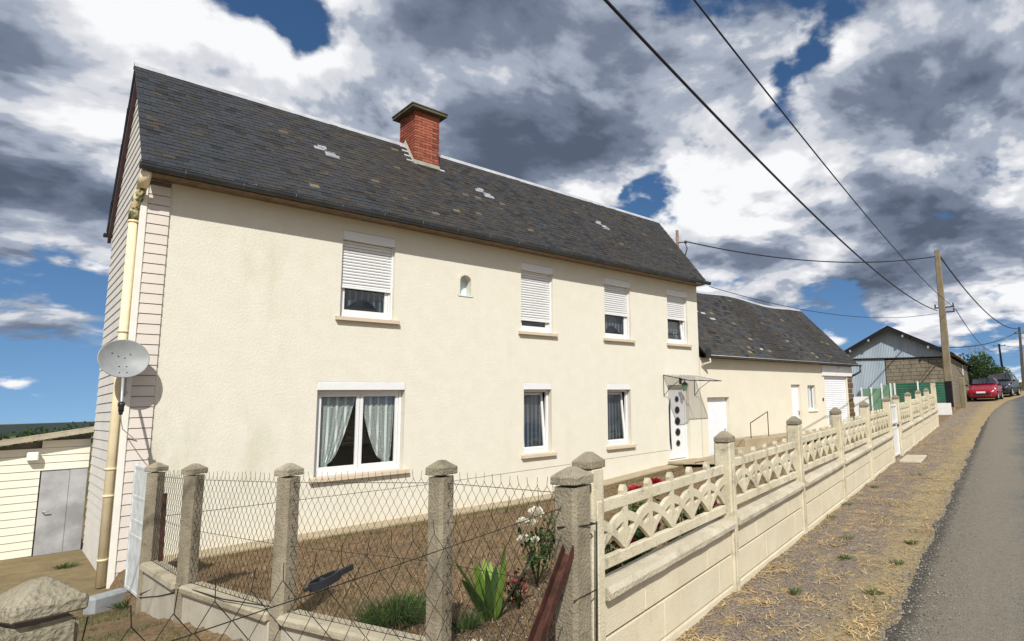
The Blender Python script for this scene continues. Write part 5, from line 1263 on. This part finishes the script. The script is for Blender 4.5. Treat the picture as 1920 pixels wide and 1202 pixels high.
# ------------------------------------------------------------------ plants
def tint(): v = random.random(); return (v, v, v, 1)
def leaf(mb, p, d, n, l, w):
    d = d.normalized(); s = d.cross(n).normalized() * w * .5; n2 = s.cross(d).normalized()
    mb.col = tint(); m = p + d * l * .5 + n2 * l * .08
    mb.raw([p, m + s, p + d * l, m - s], [(0, 1, 2, 3)])
def rv(): 
    while True:
        v = Vector((random.uniform(-1, 1), random.uniform(-1, 1), random.uniform(-1, 1)))
        if .05 < v.length < 1: return v
def foliage(mb, c, r, n, l, shell=.45, clumps=0):
    cs = [(Vector(c), Vector(r))]
    if clumps:
        cs = []
        for _ in range(clumps):
            v = rv(); v = v.normalized() * random.uniform(.35, .95); k = random.uniform(.28, .5); cs.append((Vector(c) + Vector((v.x * r[0], v.y * r[1], v.z * r[2])), Vector(r) * k))
    for i in range(n):
        cc, rr = cs[i % len(cs)]; v = rv().normalized() * (1 - shell * random.random() ** 1.5); p = cc + Vector((v.x * rr.x, v.y * rr.y, v.z * rr.z))
        leaf(mb, p, (v + rv() * .9), rv().normalized(), l * random.uniform(.7, 1.3), l * random.uniform(.45, .7))
def bush(name, label, base, r, n, l, mat, group=None, trunk=.06, clumps=10, cat='bush'):
    t = thing(name, label, cat, base, group); b = Vector(base); c = b + Vector((0, 0, r[2] * 1.05))
    m_ = MB()
    for k in range(6):
        e = c + Vector((random.uniform(-.7, .7) * r[0], random.uniform(-.7, .7) * r[1], random.uniform(-.1, .6) * r[2])); m_.tube([b + Vector((random.uniform(-.1, .1), random.uniform(-.1, .1), -.1)), b.lerp(e, .5) + Vector((random.uniform(-.1, .1), 0, .1)), e], [trunk, trunk * .7, trunk * .25], 5)
    part('trunk', m_, MAT['bark'], t)
    m_ = MB(); foliage(m_, c, r, n, l, .5, clumps); part('crown', m_, mat, t)
    return t
def garden():
    g0 = lambda x, y: zg(x, y)
    # iris
    t = thing('iris_plant', 'bright green broad-leaved iris by the chain link fence', 'plant', (3.02, -6.72, .3)); b = Vector((3.02, -6.72, g0(3.02, -6.72)))
    for k in range(17):
        an = random.uniform(0, 6.28); lean = random.uniform(.08, .55); h = random.uniform(.4, .66); d = Vector((math.cos(an) * lean, math.sin(an) * lean, 1)).normalized(); wv = Vector((-math.sin(an + random.uniform(-.6, .6)), math.cos(an), 0)) * random.uniform(.03, .055)
        m_ = MB(); m_.col = tint(); L_ = []
        for i in range(8):
            s = i / 7; c = b + Vector((random.uniform(-.002, .002), 0, 0)) + Vector((math.cos(an), math.sin(an), 0)) * .05 + d * h * s + Vector((d.x, d.y, -.3)) * .35 * lean * s * s * h; wd = (1 - abs(s * 1.15 - .45) ** 2 * 1.6) * (1 if s < .95 else .15); L_.append((c - wv * wd, c + Vector((d.y, -d.x, 0)) * .008, c + wv * wd))
        for a, c in zip(L_, L_[1:]): m_.quad(a[0], a[1], c[1], c[0]); m_.quad(a[1], a[2], c[2], c[1])
        part('leaf', m_, MAT['leaf_bright'] if k % 3 else MAT['leaf'], t)
    def flower(t, p, r, mat, n=40):
        m_ = MB()
        for k in range(n):
            v = rv().normalized(); v.z = abs(v.z) * .8 - .2; m_.col = tint(); leaf(m_, p + v * r * .3, v + Vector((0, 0, .3)), rv().normalized(), r * 1.0, r * 1.1)
        part('flower', m_, mat, t)
    def rose(label, x, y, h, blooms, mat, leafn, spread=.28, lm='leaf', name='rose_bush', cat='rose bush', low=0.3):
        z = g0(x, y); t = thing(name, label, cat, (x, y, z)); b = Vector((x, y, z)); m_ = MB(); lf = MB()
        ends = []
        for k in range(7):
            e = b + Vector((random.uniform(-1, 1) * spread, random.uniform(-1, 1) * spread * .7, h * random.uniform(.65, 1))); ends.append(e); mid = b.lerp(e, .5) + Vector((random.uniform(-.05, .05), 0, .04)); m_.tube([b, mid, e], [.008, .006, .003], 5)
            for i in range(leafn // 7):
                s = random.uniform(low, 1); p = (b.lerp(mid, s * 2) if s < .5 else mid.lerp(e, s * 2 - 1)) + rv() * .07; leaf(lf, p, rv() + Vector((0, 0, .2)), rv().normalized(), .055, .036)
        part('stem', m_, MAT['stem'], t); part('foliage', lf, MAT[lm], t)
        for q in blooms: flower(t, Vector(q[:3]), q[3], MAT[mat])
        return t
    rose('white rose bush flowering behind the chain link fence', 3.80, -6.30, .72, [(3.55, -6.42, .95, .055), (3.74, -6.36, 1.0, .07), (3.70, -6.36, .92, .05), (3.58, -6.38, .78, .052), (3.70, -6.4, .76, .04)], 'petal_white', 300, .24)
    rose('small dark red leaved plant beside the iris', 3.30, -6.72, .32, [], 'petal_red', 90, .16, 'leaf_red', 'red_leaf_plant', 'plant')
    zf = zP(3.5)
    rose('red rose bush behind the first arched panel, nearest the corner post', 3.30, yF(3.3) + .42, .75, [(3.36, yF(3.3) + .30, 1.0, .07), (3.5, yF(3.4) + .4, 1.28, .06), (3.2, yF(3.2) + .35, .85, .05)], 'petal_red', 700, .38)
    rose('pale red rose bush in the middle of the first arched panel', 3.72, yF(3.7) + .45, .95, [(3.66, yF(3.6) + .4, 1.32, .075), (3.98, yF(3.9) + .42, 1.34, .07), (3.8, yF(3.8) + .3, 1.05, .05)], 'petal_red', 800, .34)
    rose('dark leafy rose bush near the second fence post', 4.35, yF(4.35) + .4, .80, [(4.52, yF(4.5) + .1, 1.13, .05), (4.2, yF(4.2) + .3, .8, .04)], 'petal_red', 700, .34)
    rose('purple leaved low bush behind the first arched panel', 3.0, yF(3.0) + .4, .42, [], 'petal_red', 500, .34, 'leaf_red', 'purple_bush', 'bush')
    # grass tuft
    def tuft(name, label, x, y, r, h, n, mat, group=None, z=None, cat='grass tuft'):
        m_ = MB(); zb = g0(x, y) if z is None else z
        for k in range(n):
            an = random.uniform(0, 6.283); q = r * random.random() ** .6; p = Vector((x + math.cos(an) * q * .6, y + math.sin(an) * q * .6, zb)); o = Vector((math.cos(an), math.sin(an), 0)) * (q * .9 + .02)
            hh = h * random.uniform(.5, 1.1) * (1 - .35 * q / r); s = Vector((-math.sin(an + 1), math.cos(an + 1), 0)) * max(.0035, h * .012)
            m_.col = tint(); a, b, c = p, p + o * .35 + Vector((0, 0, hh * .75)), p + o + Vector((0, 0, hh * random.uniform(.6, 1)))
            m_.raw([a - s, a + s, b + s * .8, b - s * .8, c], [(0, 1, 2, 3), (3, 2, 4)])
        o_ = solo(name, m_, MAT[mat], label, cat, group, Matrix())
        return o_
    tuft('grass_tuft', 'big dark green grass tuft behind the chain link fence', 2.42, -6.18, .34, .26, 900, 'green_blade', z=.30)
    tuft('grass_tuft', 'small green tuft beside the second mesh post from the lane', 2.75, -6.75, .16, .2, 160, 'green_blade')
    tuft('grass_tuft', 'green weed in front of the boarded shed door', .95, 2.1, .18, .10, 160, 'green_blade', z=-.255)
    tuft('grass_tuft', 'green weeds growing against the grey kerb block', 1.28, -1.55, .22, .10, 200, 'green_blade')
    for i, (x, y, r, lb) in enumerate(((8.62, -7.28, .16, 'darkest green weed at the fence foot past the fourth post'), (7.75, -7.46, .14, 'green weed against the fence wall near the third post'), (6.83, -8.14, .10, 'small green weed in straw midway across the verge'), (7.02, -8.81, .09, 'green weed at the road edge, farther of two'), (6.2, -8.95, .08, 'green weed at the road edge, nearer of two'), (5.25, -9.1, .09, 'dull weed close to the road edge in the foreground'), (11.75, -7.27, .14, 'green weed on the verge short of the entrance slab'), (6.1, -8.45, .08, 'little green weed on the gravel near the second bay'), (4.9, -8.55, .07, 'tiny green weed on the gravel of the near verge'), (10.2, -7.1, .10, 'weed by the wall foot below the fifth post'))):
        tuft('verge_weed', lb, x, y, r, .07, 50, 'green_blade', 'weeds on the verge', cat='weed')
    # dry lawn, straw, pebbles: beyond counting
    m_ = MB()
    for k in range(52000):
        x = random.uniform(1.5, 12.5) if k % 3 else random.uniform(1.5, 5.5); f = yF(x); y = random.uniform(f + .1, -.45)
        if x < xrow(y) + .12: continue
        wn = noise.noise(Vector((x * 1.1, y * 1.1, 7)))
        if wn < -.25 and random.random() < .7: continue
        z = g0(x, y) + .05 * (noise.noise(Vector((x * .9, y * .9, 0))) * .6 + noise.noise(Vector((x * 3, y * 3, 5))) * .25) - .02; an = random.uniform(0, 6.28); h = random.uniform(.012, .05); l = random.uniform(.01, .06)
        s = Vector((-math.sin(an), math.cos(an), 0)) * .004; m_.col = tint(); p = Vector((x, y, z)); m_.raw([p - s, p + s, p + Vector((math.cos(an) * l, math.sin(an) * l, h))], [(0, 1, 2)])
    for k in range(22000):
        x = random.uniform(1.5, 10) if k % 2 else random.uniform(1.5, 5.0); f = yF(x); y = random.uniform(f + .1, -.45)
        if x < xrow(y) + .12 or noise.noise(Vector((x * 3.1, y * 3.1, 1))) + .6 * noise.noise(Vector((x * 9, y * 9, 4))) < .12: continue
        z = g0(x, y) + .05 * (noise.noise(Vector((x * .9, y * .9, 0))) * .6 + noise.noise(Vector((x * 3, y * 3, 5))) * .25) - .02; an = random.uniform(0, 6.28); h = random.uniform(.02, .075); l = random.uniform(.02, .09)
        s = Vector((-math.sin(an), math.cos(an), 0)) * random.uniform(.003, .007); m_.col = tint(); p = Vector((x, y, z)); m_.raw([p - s, p + s, p + Vector((math.cos(an) * l, math.sin(an) * l, h))], [(0, 1, 2)])
    stuff('dry_grass', m_, MAT['dry_blade'], 'short scorched brown grass of the garden', 'grass')
    m_ = MB()
    for k in range(16000):
        x = random.uniform(1.5, 13); y = random.uniform(yF(x) + .1, -.4) if k % 3 else random.uniform(-1.0, -.42); 
        if x < xrow(y) + .1: continue
        if noise.noise(Vector((x * 1.4 + 5, y * 1.4, 3))) < .12 and y < -.75: continue
        z = g0(x, y) + .0; an = random.uniform(0, 6.28); h = random.uniform(.02, .055); l = random.uniform(.01, .04); s = Vector((-math.sin(an), math.cos(an), 0)) * .003; m_.col = tint(); p = Vector((x, y, z - .01)); m_.raw([p - s, p + s, p + Vector((math.cos(an) * l, math.sin(an) * l, h))], [(0, 1, 2)])
    for k in range(7000):
        x = random.uniform(.0, 1.3); y = random.uniform(-6, -1.2)
        if noise.noise(Vector((x * 2, y * 2, 9))) < .0: continue
        z = g0(x, y); an = random.uniform(0, 6.28); h = random.uniform(.02, .05); l = random.uniform(.01, .04); s = Vector((-math.sin(an), math.cos(an), 0)) * .003; m_.col = tint(); p = Vector((x, y, z - .005)); m_.raw([p - s, p + s, p + Vector((math.cos(an) * l, math.sin(an) * l, h))], [(0, 1, 2)])
    stuff('green_grass', m_, MAT['green_blade'], 'sparse green grass blades at the garden edges', 'grass')
    m_ = MB()
    for k in range(26000):
        x = 2.2 + 18 * random.random() ** 1.7; d = random.uniform(-1.42, -.06); y = yF(x) + d
        wn = noise.noise(Vector((x * 1.6, y * 2.2, 11))) + .5 * noise.noise(Vector((x * 5, y * 5, 2)))
        if wn < .20 + (.10 if d < -.95 else 0) and random.random() < .9 and d < -.12: continue
        z = zP(x) + .008 + .016 * noise.noise(Vector((x * 2.5, y * 2.5, 2))); an = random.uniform(0, 6.28); l = random.uniform(.02, .10); s = Vector((-math.sin(an), math.cos(an), 0)) * random.uniform(.0015, .0036); e = Vector((math.cos(an) * l, math.sin(an) * l, random.uniform(-.004, .018))); m_.col = tint(); p = Vector((x, y, z + random.uniform(0, .006))); m_.raw([p - s, p + s, p + e + s, p + e - s], [(0, 1, 2, 3)])
    stuff('straw', m_, MAT['straw_blade'], 'scattered golden straw on the verge', 'straw')
    m_ = MB()
    for k in range(22000):
        x = 2.2 + 14 * random.random() ** 1.8; y = yF(x) + (random.uniform(-1.5, -.05) if k % 4 else -1.42 - abs(random.gauss(0, .25))); r = random.uniform(.003, .010) * (1.6 if random.random() < .05 else 1); z = zP(x) + (.016 * noise.noise(Vector((x * 2.5, y * 2.5, 2))) if y > yF(x) - 1.36 else .022) + r * .3
        m_.col = tint(); a = random.uniform(0, 6.28); c, s = math.cos(a) * r, math.sin(a) * r; m_.raw([(x + c, y + s, z - r * .3), (x - s * 1.1, y + c, z - r * .3), (x - c, y - s, z - r * .3), (x + s, y - c * .8, z - r * .3), (x + random.uniform(-.3, .3) * r, y, z + r * .6)], [(0, 1, 4), (1, 2, 4), (2, 3, 4), (3, 0, 4)])
    for k in range(700):
        x = random.uniform(2.5, 4.2); y = random.uniform(yF(x) + .1, -6.3); r = random.uniform(.004, .014); z = g0(x, y) + .0
        m_.col = tint(); a = random.uniform(0, 6.28); c, s = math.cos(a) * r, math.sin(a) * r; m_.raw([(x + c, y + s, z - r * .3), (x - s * 1.1, y + c, z - r * .3), (x - c, y - s, z - r * .3), (x + s, y - c * .8, z - r * .3), (x, y, z + r * .6)], [(0, 1, 4), (1, 2, 4), (2, 3, 4), (3, 0, 4)])
    stuff('gravel', m_, MAT['pebble'], 'loose grey gravel on the verge', 'gravel')
    for (x, y, lb, mt) in ((2.95, -7.55, 'fallen pink petals on the soil beside the corner post', 'petal_pink'), (2.62, -7.1, 'fallen white petals on the soil near the chain link', 'petal_white')):
        m_ = MB()
        for k in range(7): leaf(m_, Vector((x + random.uniform(-.04, .04), y + random.uniform(-.04, .04), g0(x, y) + .015)), rv() + Vector((0, 0, .2)), rv().normalized(), .035, .03)
        solo('fallen_petals', m_, MAT[mt], lb, 'petals')
garden()
bush('roadside_bush', 'broad dark green roadside bush behind the red car', (55.5, 3.2, 1.9), (1.9, 1.9, 1.55), 5200, .20, MAT['leaf_dark'], 'bushes beyond the cars', .08, 16)
bush('roadside_bush', 'lighter green roadside bush right of the dark car', (59.0, 1.5, 2.0), (1.3, 1.3, 1.3), 3800, .20, MAT['leaf'], 'bushes beyond the cars', .08, 14)
bush('roadside_bush', 'tall rounded bush between the barn end and the far pole', (63.5, 3.9, 2.2), (1.8, 1.8, 1.6), 4200, .22, MAT['leaf'], 'bushes beyond the cars', .08, 14)
def bare_tree():
    t = thing('bare_tree', 'leafless twiggy tree standing above the roadside bushes', 'tree', (66, 5.0, 2.2)); m_ = MB()
    def br(p, d, l, r, dep):
        q = p + d * l; m_.tube([p, p.lerp(q, .5) + rv() * l * .06, q], [r, r * .85, r * .6], 5)
        if dep:
            for _ in range(3): br(q if random.random() < .6 else p.lerp(q, .7), (d + rv() * .75 + Vector((0, 0, .15))).normalized(), l * random.uniform(.55, .8), r * .55, dep - 1)
    br(Vector((66, 5.0, 2.0)), Vector((0, 0, 1)), 2.0, .09, 4); part('trunk', m_, MAT['bare_wood'], t)
bare_tree()
def far_wood():
    m_ = MB()
    for k in range(420):
        y = random.uniform(420, 900); x = random.uniform(-.25, .55) * y; s = random.uniform(2.5, 6) * (1.35 if random.random() < .12 else 1)
        z = -15.6
        foliage(m_, (x, y, z + s * .8), (s * 1.8, s * 1.4, s), 34, s * .55, .6)
    stuff('far_wood', m_, MAT['leaf_dark'], 'dark hedgerows and woods on the far horizon', 'woodland')
    mb = MB(); xs = axis([(-2600, 2600, 130)])
    rows = []
    for (y, b) in ((900, -14), (1100, -12), (1500, -9), (2200, -8), (3500, -16)):
        rows.append([Vector((x, y, b + (4 * noise.noise(Vector((x * .0016, y * .002, 4))) if b > -13 else 0))) for x in xs])
    for a, b in zip(rows, rows[1:]):
        for i in range(len(xs) - 1): mb.quad(a[i], a[i + 1], b[i + 1], b[i], smooth=True)
    struct('hills', mb, MAT['leaf_dark'])
far_wood()
